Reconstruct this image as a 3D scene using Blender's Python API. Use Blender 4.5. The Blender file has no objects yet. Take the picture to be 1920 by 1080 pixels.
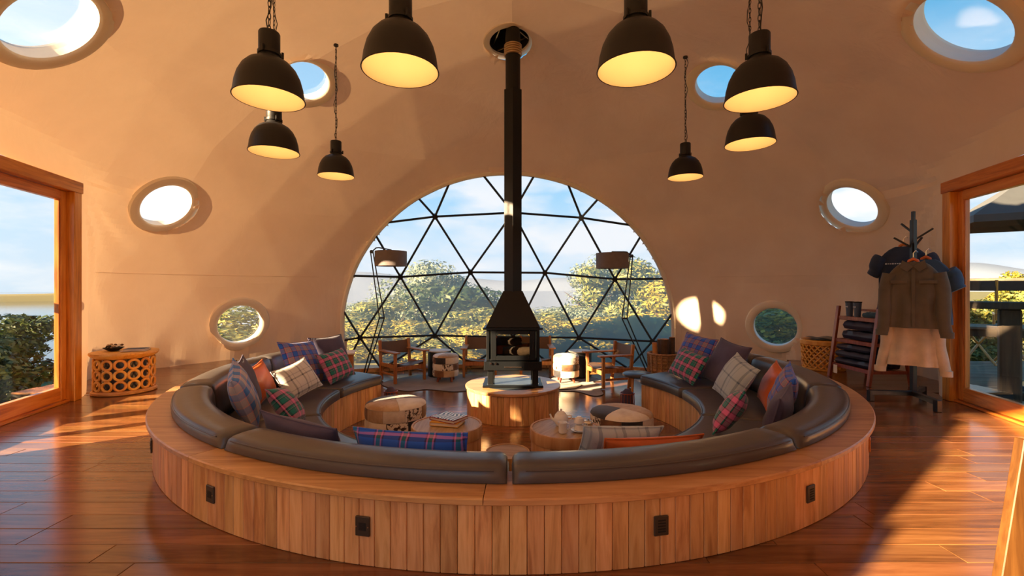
import bpy, math, random
import numpy as np
from mathutils import Vector, Matrix, Euler
from mathutils.bvhtree import BVHTree

# ------------------------------------------------------------------ camera, sky, sun, exposure
SC = bpy.context.scene
COL = SC.collection
FPX, CAMH, DROP = 850.0, 1.2, 0.45           # focal length in px of 1920x1080, eye height, drop of the pit floor
cam = bpy.data.cameras.new('camera'); camo = bpy.data.objects.new('camera', cam); COL.objects.link(camo)
cam.sensor_width = 36; cam.lens = FPX / 1920 * 36; cam.clip_end = 6000; cam.clip_start = 0.05
camo.location = (0, 0, CAMH); camo.rotation_euler = (math.pi / 2, 0, 0)
SC.camera = camo

world = bpy.data.worlds.new('sky'); SC.world = world; world.use_nodes = True
def build_sky():
    nt = world.node_tree; nt.nodes.clear(); N = nt.nodes.new; L = nt.links.new
    tc = N('ShaderNodeTexCoord'); sep = N('ShaderNodeSeparateXYZ'); L(tc.outputs['Generated'], sep.inputs[0])
    r = N('ShaderNodeValToRGB'); e = r.color_ramp.elements
    e[0].position = 0.0; e[0].color = (.62, .72, .82, 1); e[1].position = 1; e[1].color = (.035, .20, .46, 1)
    for p, c in ((.10, (.56, .72, .87, 1)), (.24, (.24, .56, .84, 1)), (.5, (.06, .32, .59, 1))):
        x = e.new(p); x.color = c
    L(sep.outputs['Z'], r.inputs[0])
    # clouds: noise stretched along the horizon, fading out towards the zenith
    mp = N('ShaderNodeMapping'); mp.inputs['Scale'].default_value = (1.5, 1.5, 4.5); mp.inputs['Location'].default_value = (3.1, .4, .2)
    L(tc.outputs['Generated'], mp.inputs[0])
    nz = N('ShaderNodeTexNoise'); nz.inputs['Scale'].default_value = 2.1; nz.inputs['Detail'].default_value = 8; nz.inputs['Roughness'].default_value = .58
    L(mp.outputs[0], nz.inputs[0])
    cr = N('ShaderNodeValToRGB'); cr.color_ramp.elements[0].position = .44; cr.color_ramp.elements[1].position = .60
    L(nz.outputs[0], cr.inputs[0])
    fd = N('ShaderNodeMapRange'); fd.inputs[1].default_value = .20; fd.inputs[2].default_value = .42; fd.inputs[3].default_value = 1; fd.inputs[4].default_value = 0
    L(sep.outputs['Z'], fd.inputs[0])
    mu = N('ShaderNodeMath'); mu.operation = 'MULTIPLY'; L(cr.outputs[0], mu.inputs[0]); L(fd.outputs[0], mu.inputs[1])
    mx = N('ShaderNodeMixRGB'); mx.inputs[2].default_value = (.84, .84, .86, 1)
    L(mu.outputs[0], mx.inputs[0]); L(r.outputs[0], mx.inputs[1])
    bg = N('ShaderNodeBackground'); bg.inputs[1].default_value = 1.0; L(mx.outputs[0], bg.inputs[0])
    o = N('ShaderNodeOutputWorld'); L(bg.outputs[0], o.inputs[0])
build_sky()

SUN_AZ, SUN_EL = math.radians(33.5), math.radians(17)      # direction in which the light travels, from +x towards +y; height
sl = bpy.data.lights.new('sun', 'SUN'); sl.energy = 28.0; sl.color = (1, .71, .41); sl.angle = math.radians(.8)
so = bpy.data.objects.new('sun', sl); COL.objects.link(so)
so.rotation_euler = Vector((math.cos(SUN_AZ) * math.cos(SUN_EL), math.sin(SUN_AZ) * math.cos(SUN_EL), -math.sin(SUN_EL))).to_track_quat('-Z', 'Y').to_euler()
so.location = (-9, -5, 6)
LAMP_W = .85
vs = SC.view_settings; vs.view_transform = 'Standard'; vs.look = 'None'; vs.gamma = 1; vs.use_curve_mapping = False
vs.exposure = 0.42
SC.cycles.max_bounces = 10; SC.cycles.diffuse_bounces = 6; SC.cycles.glossy_bounces = 4; SC.cycles.transparent_max_bounces = 16
SC.cycles.sample_clamp_indirect = 6; SC.cycles.caustics_reflective = False; SC.cycles.caustics_refractive = False
SC.cycles.use_denoising = True

random.seed(7); rng = np.random.default_rng(7)
PI = math.pi
def ray(px, py): return Vector(((px - 960) / FPX, 1.0, (540 - py) / FPX))
def onz(px, py, z):                       # point where the pixel's ray meets the level z
    d = ray(px, py); t = (z - CAMH) / d.z; return Vector((0, 0, CAMH)) + d * t
def atd(px, py, depth): return Vector((0, 0, CAMH)) + ray(px, py) * depth

# ------------------------------------------------------------------ materials
def S(c):                                  # sRGB 0..255 to linear
    return tuple(((x / 255) / 12.92 if x / 255 < .04045 else ((x / 255 + .055) / 1.055) ** 2.4) for x in c) + (1,)
class NT:
    def __init__(s, name):
        s.m = bpy.data.materials.new(name); s.m.use_nodes = True; s.t = s.m.node_tree
        s.p = s.t.nodes['Principled BSDF']; s.out = s.t.nodes['Material Output']
    def n(s, k, **kw):
        x = s.t.nodes.new('ShaderNode' + k)
        for a, v in kw.items(): setattr(x, a, v)
        return x
    def l(s, a, b): s.t.links.new(a, b)
    def math(s, op, a, b=None, c=None):
        x = s.n('Math', operation=op)
        for i, v in enumerate((a, b, c)):
            if v is None: continue
            if isinstance(v, (int, float)): x.inputs[i].default_value = v
            else: s.l(v, x.inputs[i])
        return x.outputs[0]
    def ramp(s, fac, stops, const=False):
        r = s.n('ValToRGB'); e = r.color_ramp.elements
        if const: r.color_ramp.interpolation = 'CONSTANT'
        e[0].position, e[0].color = stops[0]; e[1].position, e[1].color = stops[-1]
        for p, c in stops[1:-1]: x = e.new(p); x.color = c
        s.l(fac, r.inputs[0]); return r.outputs[0]
    def mix(s, f, a, b, mode='MIX'):
        x = s.n('MixRGB', blend_type=mode)
        for i, v in enumerate((f, a, b)):
            if isinstance(v, (int, float)): x.inputs[i].default_value = v
            elif isinstance(v, tuple): x.inputs[i].default_value = v
            else: s.l(v, x.inputs[i])
        return x.outputs[0]
    def noise(s, vec, scale, detail=4, rough=.55, dist=0):
        x = s.n('TexNoise'); x.inputs['Scale'].default_value = scale; x.inputs['Detail'].default_value = detail
        x.inputs['Roughness'].default_value = rough; x.inputs['Distortion'].default_value = dist
        if vec: s.l(vec, x.inputs['Vector'])
        return x.outputs[0]
    def obj(s): return s.n('TexCoord').outputs['Object']
    def scaled(s, vec, sc, loc=None):
        x = s.n('Mapping'); x.inputs['Scale'].default_value = sc; s.l(vec, x.inputs[0])
        if loc is not None: s.l(loc, x.inputs['Location'])
        return x.outputs[0]
    def rnd(s):                              # one random number for each object and each loose piece of a mesh
        a = s.n('ObjectInfo').outputs['Random']; b = s.n('NewGeometry').outputs['Random Per Island']
        return s.math('FRACT', s.math('ADD', s.math('MULTIPLY', a, 7.31), s.math('MULTIPLY', b, 5.77)))
    def bump(s, h, st, d=.01):
        b = s.n('Bump'); b.inputs['Strength'].default_value = st; b.inputs['Distance'].default_value = d
        s.l(h, b.inputs['Height']); s.l(b.outputs[0], s.p.inputs['Normal'])
    def set(s, **kw):
        for k, v in kw.items():
            s.p.inputs[{'rough': 'Roughness', 'metal': 'Metallic', 'color': 'Base Color', 'coat': 'Coat Weight', 'coatr': 'Coat Roughness', 'spec': 'Specular IOR Level', 'sheen': 'Sheen Weight'}[k]].default_value = v
        return s
def plain(name, c, rough=.5, metal=0, bump=0, bscale=60, var=.0, **kw):
    t = NT(name).set(color=S(c), rough=rough, metal=metal, **kw)
    v = t.obj()
    if var:
        n = t.noise(v, 6, 4); t.l(t.mix(1.0, S(c), t.ramp(n, [(.3, (1 - var,) * 3 + (1,)), (.7, (1 + var,) * 3 + (1,))]), 'MULTIPLY'), t.p.inputs['Base Color'])
    if bump: t.bump(t.noise(v, bscale, 5), bump)
    return t.m
def wood(name, c, dark, light, axis=2, rough=.4, fine=9, var=.25, coat=0, bump=.12):
    t = NT(name).set(rough=rough, coat=coat, coatr=.15)
    r = t.rnd(); off = t.n('CombineXYZ'); [t.l(t.math('MULTIPLY', r, k), off.inputs[i]) for i, k in enumerate((37., 51., 23.))]
    sc = [fine] * 3; sc[axis] = fine * .09
    v = t.scaled(t.obj(), sc, off.outputs[0])
    n = t.noise(v, 1.6, 6, .62, 1.4); n2 = t.noise(v, 7, 3, .6, .3)
    g = t.math('ADD', t.math('MULTIPLY', n, .75), t.math('MULTIPLY', n2, .25))
    col = t.ramp(g, [(.32, S(dark)), (.5, S(c)), (.68, S(light))])
    val = t.math('ADD', t.math('MULTIPLY', r, var * 2), 1 - var)
    hs = t.n('HueSaturation'); t.l(col, hs.inputs['Color']); t.l(val, hs.inputs['Value'])
    t.l(t.math('ADD', t.math('MULTIPLY', t.math('FRACT', t.math('MULTIPLY', r, 13.7)), .016), .492), hs.inputs['Hue'])
    t.l(hs.outputs[0], t.p.inputs['Base Color'])
    if bump: t.bump(g, bump, .004)
    return t.m
def plaid(name, period, xs, ys, rough=.9):
    """xs, ys: stripe tables [(start 0..1, sRGB), ...] along the local x and y"""
    t = NT(name).set(rough=rough, sheen=.2)
    sep = t.n('SeparateXYZ'); t.l(t.obj(), sep.inputs[0]); cols = []
    for i, st in ((0, xs), (1, ys)):
        f = t.math('FRACT', t.math('ADD', t.math('DIVIDE', sep.outputs[i], period), 10.37))
        cols.append(t.ramp(f, [(p, S(c)) for p, c in st], True))
    t.l(t.mix(.5, cols[0], cols[1]), t.p.inputs['Base Color'])
    t.bump(t.noise(t.obj(), 260, 2), .25, .003)
    return t.m
def cloth(name, c, rough=.9, fine=240):
    t = NT(name).set(rough=rough, sheen=.15); n = t.noise(t.obj(), 9, 4)
    t.l(t.mix(1, S(c), t.ramp(n, [(.3, (.86, .86, .86, 1)), (.7, (1.1, 1.1, 1.1, 1))]), 'MULTIPLY'), t.p.inputs['Base Color'])
    a = t.math('ADD', t.math('MULTIPLY', t.noise(t.obj(), fine, 2), .3), n)
    t.bump(a, .35, .006); return t.m
def hide(name, a, b, lo, hi, scale):
    t = NT(name).set(rough=.7, sheen=.25)
    r = t.rnd(); off = t.n('CombineXYZ'); [t.l(t.math('MULTIPLY', r, k), off.inputs[i]) for i, k in enumerate((17., 31., 23.))]
    v = t.scaled(t.obj(), (1, 1, 1), off.outputs[0]); n = t.noise(v, scale, 4, .6)
    t.l(t.ramp(n, [(lo, S(a)), (hi, S(b))]), t.p.inputs['Base Color']); t.bump(t.noise(t.scaled(v, (1, 1, .3)), 300, 2), .3, .003)
    return t.m
def glass(name, clear, veil, tint=(1, 1, 1, 1), rough=.02):
    t = NT(name); tr = t.n('BsdfTransparent'); tr.inputs[0].default_value = tint
    gl = t.n('BsdfGlossy'); gl.inputs['Roughness'].default_value = rough
    fc = t.n('LayerWeight'); fc.inputs[0].default_value = .5
    fr = t.math('ADD', t.math('MULTIPLY', t.math('POWER', fc.outputs['Facing'], 4.0), .6), .03)
    m1 = t.n('MixShader'); t.l(t.math('MULTIPLY', fr, 1 - clear), m1.inputs[0]); t.l(tr.outputs[0], m1.inputs[1]); t.l(gl.outputs[0], m1.inputs[2])
    o = m1
    if veil:                                # milky film: light scattered forward by the plastic
        ts = t.n('BsdfTranslucent'); ts.inputs[0].default_value = (1, .97, .92, 1)
        m2 = t.n('MixShader'); m2.inputs[0].default_value = veil; t.l(m1.outputs[0], m2.inputs[1]); t.l(ts.outputs[0], m2.inputs[2]); o = m2
    t.l(o.outputs[0], t.out.inputs[0]); return t.m
def emit(name, c, s):
    t = NT(name).set(color=S(c)); t.p.inputs['Emission Color'].default_value = S(c); t.p.inputs['Emission Strength'].default_value = s; return t.m
def leaf(name, a, b, c):
    t = NT(name).set(rough=.55); r = t.rnd()
    col = t.ramp(r, [(0, S(a)), (.5, S(b)), (1, S(c))]); t.l(col, t.p.inputs['Base Color'])
    ts = t.n('BsdfTranslucent'); t.l(col, ts.inputs[0]); mx = t.n('MixShader'); mx.inputs[0].default_value = .3
    t.l(t.p.outputs[0], mx.inputs[1]); t.l(ts.outputs[0], mx.inputs[2]); t.l(mx.outputs[0], t.out.inputs[0]); return t.m
def canvas_mat():
    t = NT('tent_canvas').set(rough=.75); v = t.obj()
    n = t.noise(v, 1.1, 5); col = t.ramp(n, [(.3, S((228, 204, 180))), (.7, S((242, 222, 202)))])
    t.l(col, t.p.inputs['Base Color'])
    w = t.noise(t.scaled(v, (1, 1, .45)), 2.2, 5, .55, .8); t.bump(w, .5, .05)
    ts = t.n('BsdfTranslucent'); ts.inputs[0].default_value = S((255, 216, 174)); mx = t.n('MixShader'); mx.inputs[0].default_value = .05
    t.l(t.p.outputs[0], mx.inputs[1]); t.l(ts.outputs[0], mx.inputs[2]); t.l(mx.outputs[0], t.out.inputs[0]); return t.m

M = {}
M['canvas'] = canvas_mat()
M['canvas_rim'] = plain('canvas_rim', (236, 230, 216), .55, bump=.1, bscale=25)
M['floor'] = wood('floor_teak', (128, 84, 50), (88, 54, 30), (154, 108, 68), 0, .20, 6, .20, .25, .10)
M['plank'] = wood('bench_teak', (222, 170, 112), (178, 120, 70), (238, 194, 138), 2, .42, 9, .18)
M['ledge'] = wood('ledge_teak', (196, 146, 96), (156, 104, 62), (216, 168, 118), 0, .34, 7, .10, .1)
M['doorwood'] = wood('door_wood', (208, 130, 48), (152, 78, 20), (226, 156, 74), 2, .32, 7, .08, .2)
M['doorwood_h'] = wood('door_wood_level', (208, 130, 48), (152, 78, 20), (226, 156, 74), 0, .32, 7, .08, .2)
M['standwood'] = wood('stand_wood', (86, 54, 24), (56, 32, 12), (110, 74, 36), 2, .4, 8, .05, .1)
M['chairwood'] = wood('chair_oak', (186, 122, 66), (146, 84, 40), (206, 148, 92), 2, .45, 12, .08)
M['drum'] = wood('drum_table_wood', (196, 152, 100), (160, 112, 66), (214, 176, 126), 2, .5, 4, .06)
M['drumtop'] = wood('drum_top_wood', (176, 150, 118), (146, 116, 84), (196, 172, 140), 0, .45, 6, .05)
M['redwood'] = wood('shelf_mahogany', (140, 62, 36), (98, 36, 20), (164, 84, 54), 2, .35, 10, .06, .15)
M['oldwood'] = wood('weathered_wood', (112, 96, 76), (66, 52, 38), (146, 130, 106), 0, .8, 6, .15)
M['darkwood'] = wood('dark_timber', (58, 48, 32), (34, 28, 18), (84, 70, 46), 2, .8, 6, .1)
M['leather'] = plain('bench_leather', (80, 76, 76), .33, bump=.12, bscale=14, var=.08)
M['sling'] = plain('sling_leather', (112, 84, 62), .5, bump=.1, var=.1)
M['steel'] = plain('black_steel', (15, 17, 20), .42, spec=.3, bump=.03, bscale=200)
M['lampblack'] = plain('lamp_enamel', (28, 28, 31), .48, spec=.35, bump=.06, bscale=40, var=.1)
M['lampin'] = plain('lamp_white_enamel', (250, 236, 212), .5)
M['frameblack'] = plain('frame_black', (26, 27, 29), .4)
M['brushed'] = plain('brushed_duct', (190, 168, 132), .3, 1)
M['chrome'] = plain('chrome', (215, 215, 218), .15, 1)
M['dark'] = plain('soot_black', (14, 13, 12), .8)
M['china'] = plain('white_china', (238, 238, 236), .15)
M['greyshade'] = cloth('lamp_shade_grey', (120, 112, 112))
M['vent'] = plain('vent_bronze', (74, 66, 58), .4, .4)
M['ventwood'] = plain('vent_wood', (186, 118, 50), .5)
M['slot'] = plain('vent_slot', (24, 20, 16), .7)
M['pvc'] = glass('clear_film', .6, .26)
M['glass'] = glass('door_glass', .2, 0, (.96, .98, .98, 1))
M['portglass'] = glass('porthole_glass', .2, .03)
M['stoveglass'] = glass('stove_glass', .2, 0, (.92, .88, .8, 1))
M['purple'] = cloth('purple_linen', (78, 70, 96)); M['orange'] = plain('orange_leather', (196, 98, 44), .45, bump=.3, bscale=10, var=.12)
BL, NV, PK, GN, DG, TN = (36, 96, 204), (40, 44, 112), (216, 108, 158), (20, 124, 116), (22, 44, 60), (138, 122, 136)
M['plaid_blue'] = plaid('blue_check', .125, [(0, BL), (.3, NV), (.36, (214, 112, 106)), (.40, TN), (.78, (214, 112, 106)), (.82, NV), (.9, BL)],
                        [(0, BL), (.3, NV), (.36, (214, 112, 106)), (.40, TN), (.78, (214, 112, 106)), (.82, NV), (.9, BL)])
M['plaid_pale'] = plaid('pale_blue_check', .13, [(0, (70, 140, 214)), (.34, (226, 176, 168)), (.42, (206, 192, 194)), (.8, (226, 160, 156)), (.86, (60, 120, 200))],
                        [(0, (60, 120, 200)), (.3, (216, 160, 150)), (.38, (170, 166, 178)), (.8, (216, 150, 146)), (.86, (56, 108, 190))])
M['tartan'] = plaid('pink_green_tartan', .11, [(0, DG), (.1, PK), (.42, DG), (.5, GN), (.8, DG), (.86, (150, 140, 160)), (.9, GN)],
                    [(0, DG), (.1, PK), (.42, DG), (.5, GN), (.8, DG), (.86, (150, 140, 160)), (.9, GN)])
M['plaid_royal'] = plaid('royal_blue_tartan', .15, [(0, BL), (.28, (60, 50, 100)), (.34, (204, 118, 168)), (.40, GN), (.56, (204, 118, 168)), (.62, (60, 50, 100)), (.68, BL)],
                         [(0, BL), (.36, (40, 40, 90)), (.44, (204, 118, 168)), (.5, BL), (.86, (40, 40, 90))])
WH, GR, GB = (220, 218, 214), (96, 98, 108), (164, 164, 166)
M['check_grey'] = plaid('grey_window_check', .15, [(0, WH), (.35, GR), (.47, WH), (.7, GB), (.76, WH), (.95, WH)], [(0, WH), (.4, GR), (.5, WH), (.72, GB), (.78, WH), (.96, WH)])
M['check_bluegrey'] = plaid('blue_grey_check', .16, [(0, (176, 190, 198)), (.35, (84, 104, 130)), (.5, (176, 190, 198)), (.75, (130, 150, 166)), (.82, (176, 190, 198)), (.97, (176, 190, 198))],
                            [(0, (176, 190, 198)), (.4, (100, 118, 142)), (.5, (176, 190, 198)), (.97, (176, 190, 198))])
M['hide_white'] = hide('white_hide', (238, 230, 216), (206, 190, 168), .4, .75, 7)
M['hide_brown'] = hide('brown_hide', (92, 58, 34), (150, 104, 66), .35, .7, 8)
M['hide_black'] = hide('black_hide', (36, 34, 40), (66, 60, 62), .4, .75, 8)
M['hide_speck'] = hide('speckled_hide', (60, 42, 32), (232, 222, 206), .44, .5, 24)
M['hide_tan'] = hide('tan_hide', (176, 140, 100), (216, 190, 156), .35, .7, 6)
M['rug'] = hide('taupe_hide_rug', (112, 96, 84), (146, 128, 112), .35, .7, 3)
M['rugtan'] = hide('tan_hide_rug', (150, 122, 74), (176, 150, 104), .35, .7, 4)
M['rugedge'] = plain('rug_edge', (52, 44, 40), .8)
M['bark'] = plain('bark', (84, 62, 44), .9, bump=.6, bscale=20, var=.3)
M['logend'] = plain('log_end', (196, 132, 72), .8, var=.15)
M['wicker'] = wood('wicker', (166, 124, 84), (96, 66, 42), (200, 160, 114), 0, .7, 30, .2, 0, .5)
M['yellowwood'] = wood('carved_yellow_wood', (224, 164, 72), (192, 126, 44), (236, 188, 104), 2, .5, 6, .06)
M['palewood'] = wood('carved_pale_wood', (196, 140, 78), (160, 106, 52), (214, 164, 104), 0, .5, 6, .06)
M['navy'] = cloth('navy_cloth', (40, 54, 80)); M['bluecloth'] = cloth('blue_cloth', (52, 78, 108)); M['olive'] = cloth('grey_olive_cloth', (92, 86, 76)); M['beige'] = cloth('beige_cloth', (206, 192, 170))
M['puffer'] = plain('navy_puffer', (46, 50, 72), .4, bump=.3, bscale=12, var=.15); M['teal'] = cloth('teal_cloth', (44, 80, 98))
M['mug'] = plain('blue_grey_mug', (70, 84, 108), .4); M['print'] = plain('white_print', (214, 218, 224), .6)
M['paper'] = plain('page_paper', (232, 224, 204), .8); M['redcover'] = plain('red_cover', (150, 34, 48), .4); M['yellowcover'] = plain('yellow_cover', (226, 172, 62), .5)
M['hanger'] = wood('hanger_wood', (206, 104, 44), (160, 70, 24), (222, 132, 66), 0, .35, 10, .05)
M['embers'] = plain('charred_log', (40, 30, 26), .9, bump=.7, bscale=18, var=.4); M['firebrick'] = plain('fire_brick', (168, 88, 34), .8, var=.25)
M['slate'] = plain('slate_plate', (70, 78, 86), .22, var=.1)
M['grass'] = plain('dry_grass', (118, 112, 62), .95, bump=.5, bscale=8, var=.3); M['farland_haze'] = plain('far_hills_haze_tint', (120, 132, 150), .95, var=.12); M['shore'] = plain('far_shore', (128, 116, 72), .95, var=.3)  # far land: distance haze is put into its blue-grey base colour
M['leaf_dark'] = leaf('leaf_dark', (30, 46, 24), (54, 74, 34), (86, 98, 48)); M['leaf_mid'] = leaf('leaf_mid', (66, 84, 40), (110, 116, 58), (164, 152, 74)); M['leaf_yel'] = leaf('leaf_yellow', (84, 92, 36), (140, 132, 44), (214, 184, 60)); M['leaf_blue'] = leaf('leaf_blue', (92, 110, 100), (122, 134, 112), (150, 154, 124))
M['umbrella'] = cloth('umbrella_dark', (58, 60, 62)); M['brownsling'] = cloth('brown_canvas', (84, 60, 46))
def water():
    t = NT('lake').set(color=S((38, 62, 78)), rough=.06); t.bump(t.noise(t.obj(), .6, 4), .2, .1); return t.m
M['water'] = water()
def zebra():
    t = NT('zebra_cover').set(rough=.35); w = t.n('TexWave'); w.inputs['Scale'].default_value = 9; w.inputs['Distortion'].default_value = 9; w.inputs['Detail'].default_value = 1
    t.l(t.obj(), w.inputs[0]); t.l(t.ramp(w.outputs[0], [(.5, S((238, 240, 240))), (.55, S((50, 66, 78)))], True), t.p.inputs['Base Color']); return t.m
M['zebra'] = zebra()

# ------------------------------------------------------------------ mesh helpers
class MB:
    def __init__(s): s.v = []; s.f = []
    def add(s, vs_, fs_):
        o = len(s.v); s.v += [tuple(v) for v in vs_]; s.f += [tuple(i + o for i in f) for f in fs_]; return s
    def box(s, c, size, R=None, bev=0.0):
        hx, hy, hz = (x / 2 for x in size); R = R or Matrix.Identity(3); c = Vector(c); b = min(bev, hx * .9, hy * .9, hz * .9)
        if b <= 0:
            vs_ = [c + R @ Vector((sx * hx, sy * hy, sz * hz)) for sx in (-1, 1) for sy in (-1, 1) for sz in (-1, 1)]
            return s.add(vs_, [(0, 1, 3, 2), (4, 6, 7, 5), (0, 4, 5, 1), (2, 3, 7, 6), (0, 2, 6, 4), (1, 5, 7, 3)])
        vs_ = []; idx = {}
        for sx in (-1, 1):
            for sy in (-1, 1):
                for sz in (-1, 1):
                    for a in range(3):
                        h = [hx - b, hy - b, hz - b]; h[a] += b
                        idx[(sx, sy, sz, a)] = len(vs_); vs_.append(c + R @ Vector((sx * h[0], sy * h[1], sz * h[2])))
        F = []; sg = (-1, 1)
        for a in range(3):
            for q in sg:
                k = [(-1, -1), (1, -1), (1, 1), (-1, 1)]; o = [i for i in range(3) if i != a]; l = []
                for u, w in k:
                    t = [0, 0, 0]; t[a] = q; t[o[0]] = u; t[o[1]] = w; l.append(idx[(*t, a)])
                if (q == 1) != (a != 1): l.reverse()
                F.append(l)
        for a in range(3):
            o = [i for i in range(3) if i != a]
            for u in sg:
                for w in sg:
                    t0 = [0, 0, 0]; t0[o[0]] = u; t0[o[1]] = w; t1 = list(t0); t0[a] = -1; t1[a] = 1
                    l = [idx[(*t0, o[0])], idx[(*t1, o[0])], idx[(*t1, o[1])], idx[(*t0, o[1])]]
                    F.append(l)
        for sx in sg:
            for sy in sg:
                for sz in sg: F.append([idx[(sx, sy, sz, a)] for a in range(3)])
        return s.add(vs_, F)
    def bar(s, p0, p1, w, h, bev=0.0, up=(0, 0, 1)):
        p0, p1 = Vector(p0), Vector(p1); d = p1 - p0; z = d.normalized(); u = Vector(up)
        if abs(z.dot(u)) > .98: u = Vector((0, 1, 0))
        x = u.cross(z).normalized(); y = z.cross(x)
        return s.box((p0 + p1) / 2, (w, h, d.length), Matrix((x, y, z)).transposed(), bev)
    def lathe(s, prof, n=24, c=(0, 0, 0), R=None, a0=0.0, a1=2 * PI):
        R = R or Matrix.Identity(3); c = Vector(c); full = abs(a1 - a0 - 2 * PI) < 1e-6; m = n if full else n + 1; o = len(s.v)
        for r, z in prof:
            for k in range(m):
                a = a0 + (a1 - a0) * k / n; s.v.append(tuple(c + R @ Vector((r * math.cos(a), r * math.sin(a), z))))
        for i in range(len(prof) - 1):
            for k in range(n):
                k2 = (k + 1) % m; s.f.append((o + i * m + k, o + i * m + k2, o + (i + 1) * m + k2, o + (i + 1) * m + k))
        return s
    def cyl(s, c, r, h, n=20, r2=None, R=None):         # c: centre of the base
        r2 = r if r2 is None else r2
        return s.lathe([(0.0005, 0), (r, 0), (r, 0), (r2, h), (r2, h), (0.0005, h)], n, c, R)
    def tube(s, pts, r, n=8, closed=False, cap=True):
        pts = [Vector(p) for p in pts]; N_ = len(pts); rs = r if isinstance(r, (list, tuple)) else [r] * N_
        o = len(s.v); t0 = (pts[1] - pts[0]).normalized(); u = t0.orthogonal().normalized()
        for i, p in enumerate(pts):
            if closed: t = (pts[(i + 1) % N_] - pts[i - 1]).normalized()
            else: t = (pts[min(i + 1, N_ - 1)] - pts[max(i - 1, 0)]).normalized()
            u = (u - t * u.dot(t)).normalized(); w = t.cross(u)
            for k in range(n):
                a = 2 * PI * k / n; s.v.append(tuple(p + (u * math.cos(a) + w * math.sin(a)) * rs[i]))
        for i in range(N_ if closed else N_ - 1):
            j = (i + 1) % N_
            for k in range(n):
                k2 = (k + 1) % n; s.f.append((o + i * n + k, o + i * n + k2, o + j * n + k2, o + j * n + k))
        if not closed and cap:
            s.f.append(tuple(o + k for k in reversed(range(n)))); s.f.append(tuple(o + (N_ - 1) * n + k for k in range(n)))
        return s
    def sweep(s, poly, c, a0, a1, n, soft=0.0, fixed=None):
        """closed (r, z) outline swept about the vertical through c; angle from the camera side, x = sin, y = -cos"""
        o = len(s.v); m = len(poly); cr = sum(p[0] for p in poly) / m; cz = sum(p[1] for p in poly) / m
        st = [(a0 + (a1 - a0) * i / n, 1.0) for i in range(n + 1)]
        if soft:
            e = soft / cr
            st = [(a0, .80), (a0 + e * .3, .92)] + [(a0 + e + (a1 - a0 - 2 * e) * i / n, 1.0) for i in range(n + 1)] + [(a1 - e * .3, .92), (a1, .80)]
        for a, q in st:
            for r, z in poly:
                rr = cr + (r - cr) * q; zz = cz + (z - cz) * q
                if fixed and fixed(r, z): rr, zz = r, z
                s.v.append((c[0] + rr * math.sin(a), c[1] - rr * math.cos(a), zz))
        for i in range(len(st) - 1):
            for k in range(m):
                k2 = (k + 1) % m; s.f.append((o + i * m + k, o + (i + 1) * m + k, o + (i + 1) * m + k2, o + i * m + k2))
        s.f.append(tuple(o + k for k in range(m))); s.f.append(tuple(o + (len(st) - 1) * m + k for k in reversed(range(m))))
        return s
    def prism(s, poly, z0, z1, R=None, c=(0, 0, 0)):
        R = R or Matrix.Identity(3); c = Vector(c); n = len(poly)
        vs_ = [c + R @ Vector((x, y, z0)) for x, y in poly] + [c + R @ Vector((x, y, z1)) for x, y in poly]
        return s.add(vs_, [tuple(range(n - 1, -1, -1)), tuple(range(n, 2 * n))] + [(i, (i + 1) % n, n + (i + 1) % n, n + i) for i in range(n)])
    def grid(s, fn, nu, nv, wrap=False):
        o = len(s.v)
        for i in range(nu):
            for j in range(nv): s.v.append(tuple(fn(i / (nu - 1) if not wrap else i / nu, j / (nv - 1))))
        for i in range(nu if wrap else nu - 1):
            for j in range(nv - 1):
                a, b = o + i * nv + j, o + ((i + 1) % nu) * nv + j; s.f.append((a, b, b + 1, a + 1))
        return s
    def mesh(s, name, mat, smooth=40):
        me = bpy.data.meshes.new(name); me.from_pydata(s.v, [], s.f); me.update(); fix_normals(me)
        if mat is not None: me.materials.append(mat)
        if smooth:
            me.polygons.foreach_set('use_smooth', [True] * len(me.polygons)); me.set_sharp_from_angle(angle=math.radians(smooth))
        return me
    def build(s, name, mat, parent=None, loc=(0, 0, 0), rot=None, smooth=40):
        return put(name, s.mesh(name, mat, smooth), parent, loc, rot)
def fix_normals(me):
    import bmesh
    bm = bmesh.new(); bm.from_mesh(me); bmesh.ops.recalc_face_normals(bm, faces=bm.faces[:]); bm.to_mesh(me); bm.free()
def put(name, me, parent=None, loc=(0, 0, 0), rot=None, scale=None):
    o = bpy.data.objects.new(name, me); COL.objects.link(o); o.location = loc
    if rot is not None: o.rotation_euler = rot
    if scale is not None: o.scale = scale
    if parent is not None: o.parent = parent
    return o
def tag(o, label=None, cat=None, group=None, kind=None):
    for k, v in (('label', label), ('category', cat), ('group', group), ('kind', kind)):
        if v: o[k] = v
    return o
def thing(name, label, cat, loc=(0, 0, 0), rz=0, group=None, kind=None):
    return tag(put(name, None, None, loc, (0, 0, rz)), label, cat, group, kind)
def copy_tree(o, parent=None):
    c = o.copy(); COL.objects.link(c)
    if parent is not None: c.parent = parent
    for ch in list(o.children): copy_tree(ch, c)
    return c
def RZ(a): return Matrix.Rotation(a, 3, 'Z')
def RX(a): return Matrix.Rotation(a, 3, 'X')
def RY(a): return Matrix.Rotation(a, 3, 'Y')

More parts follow.
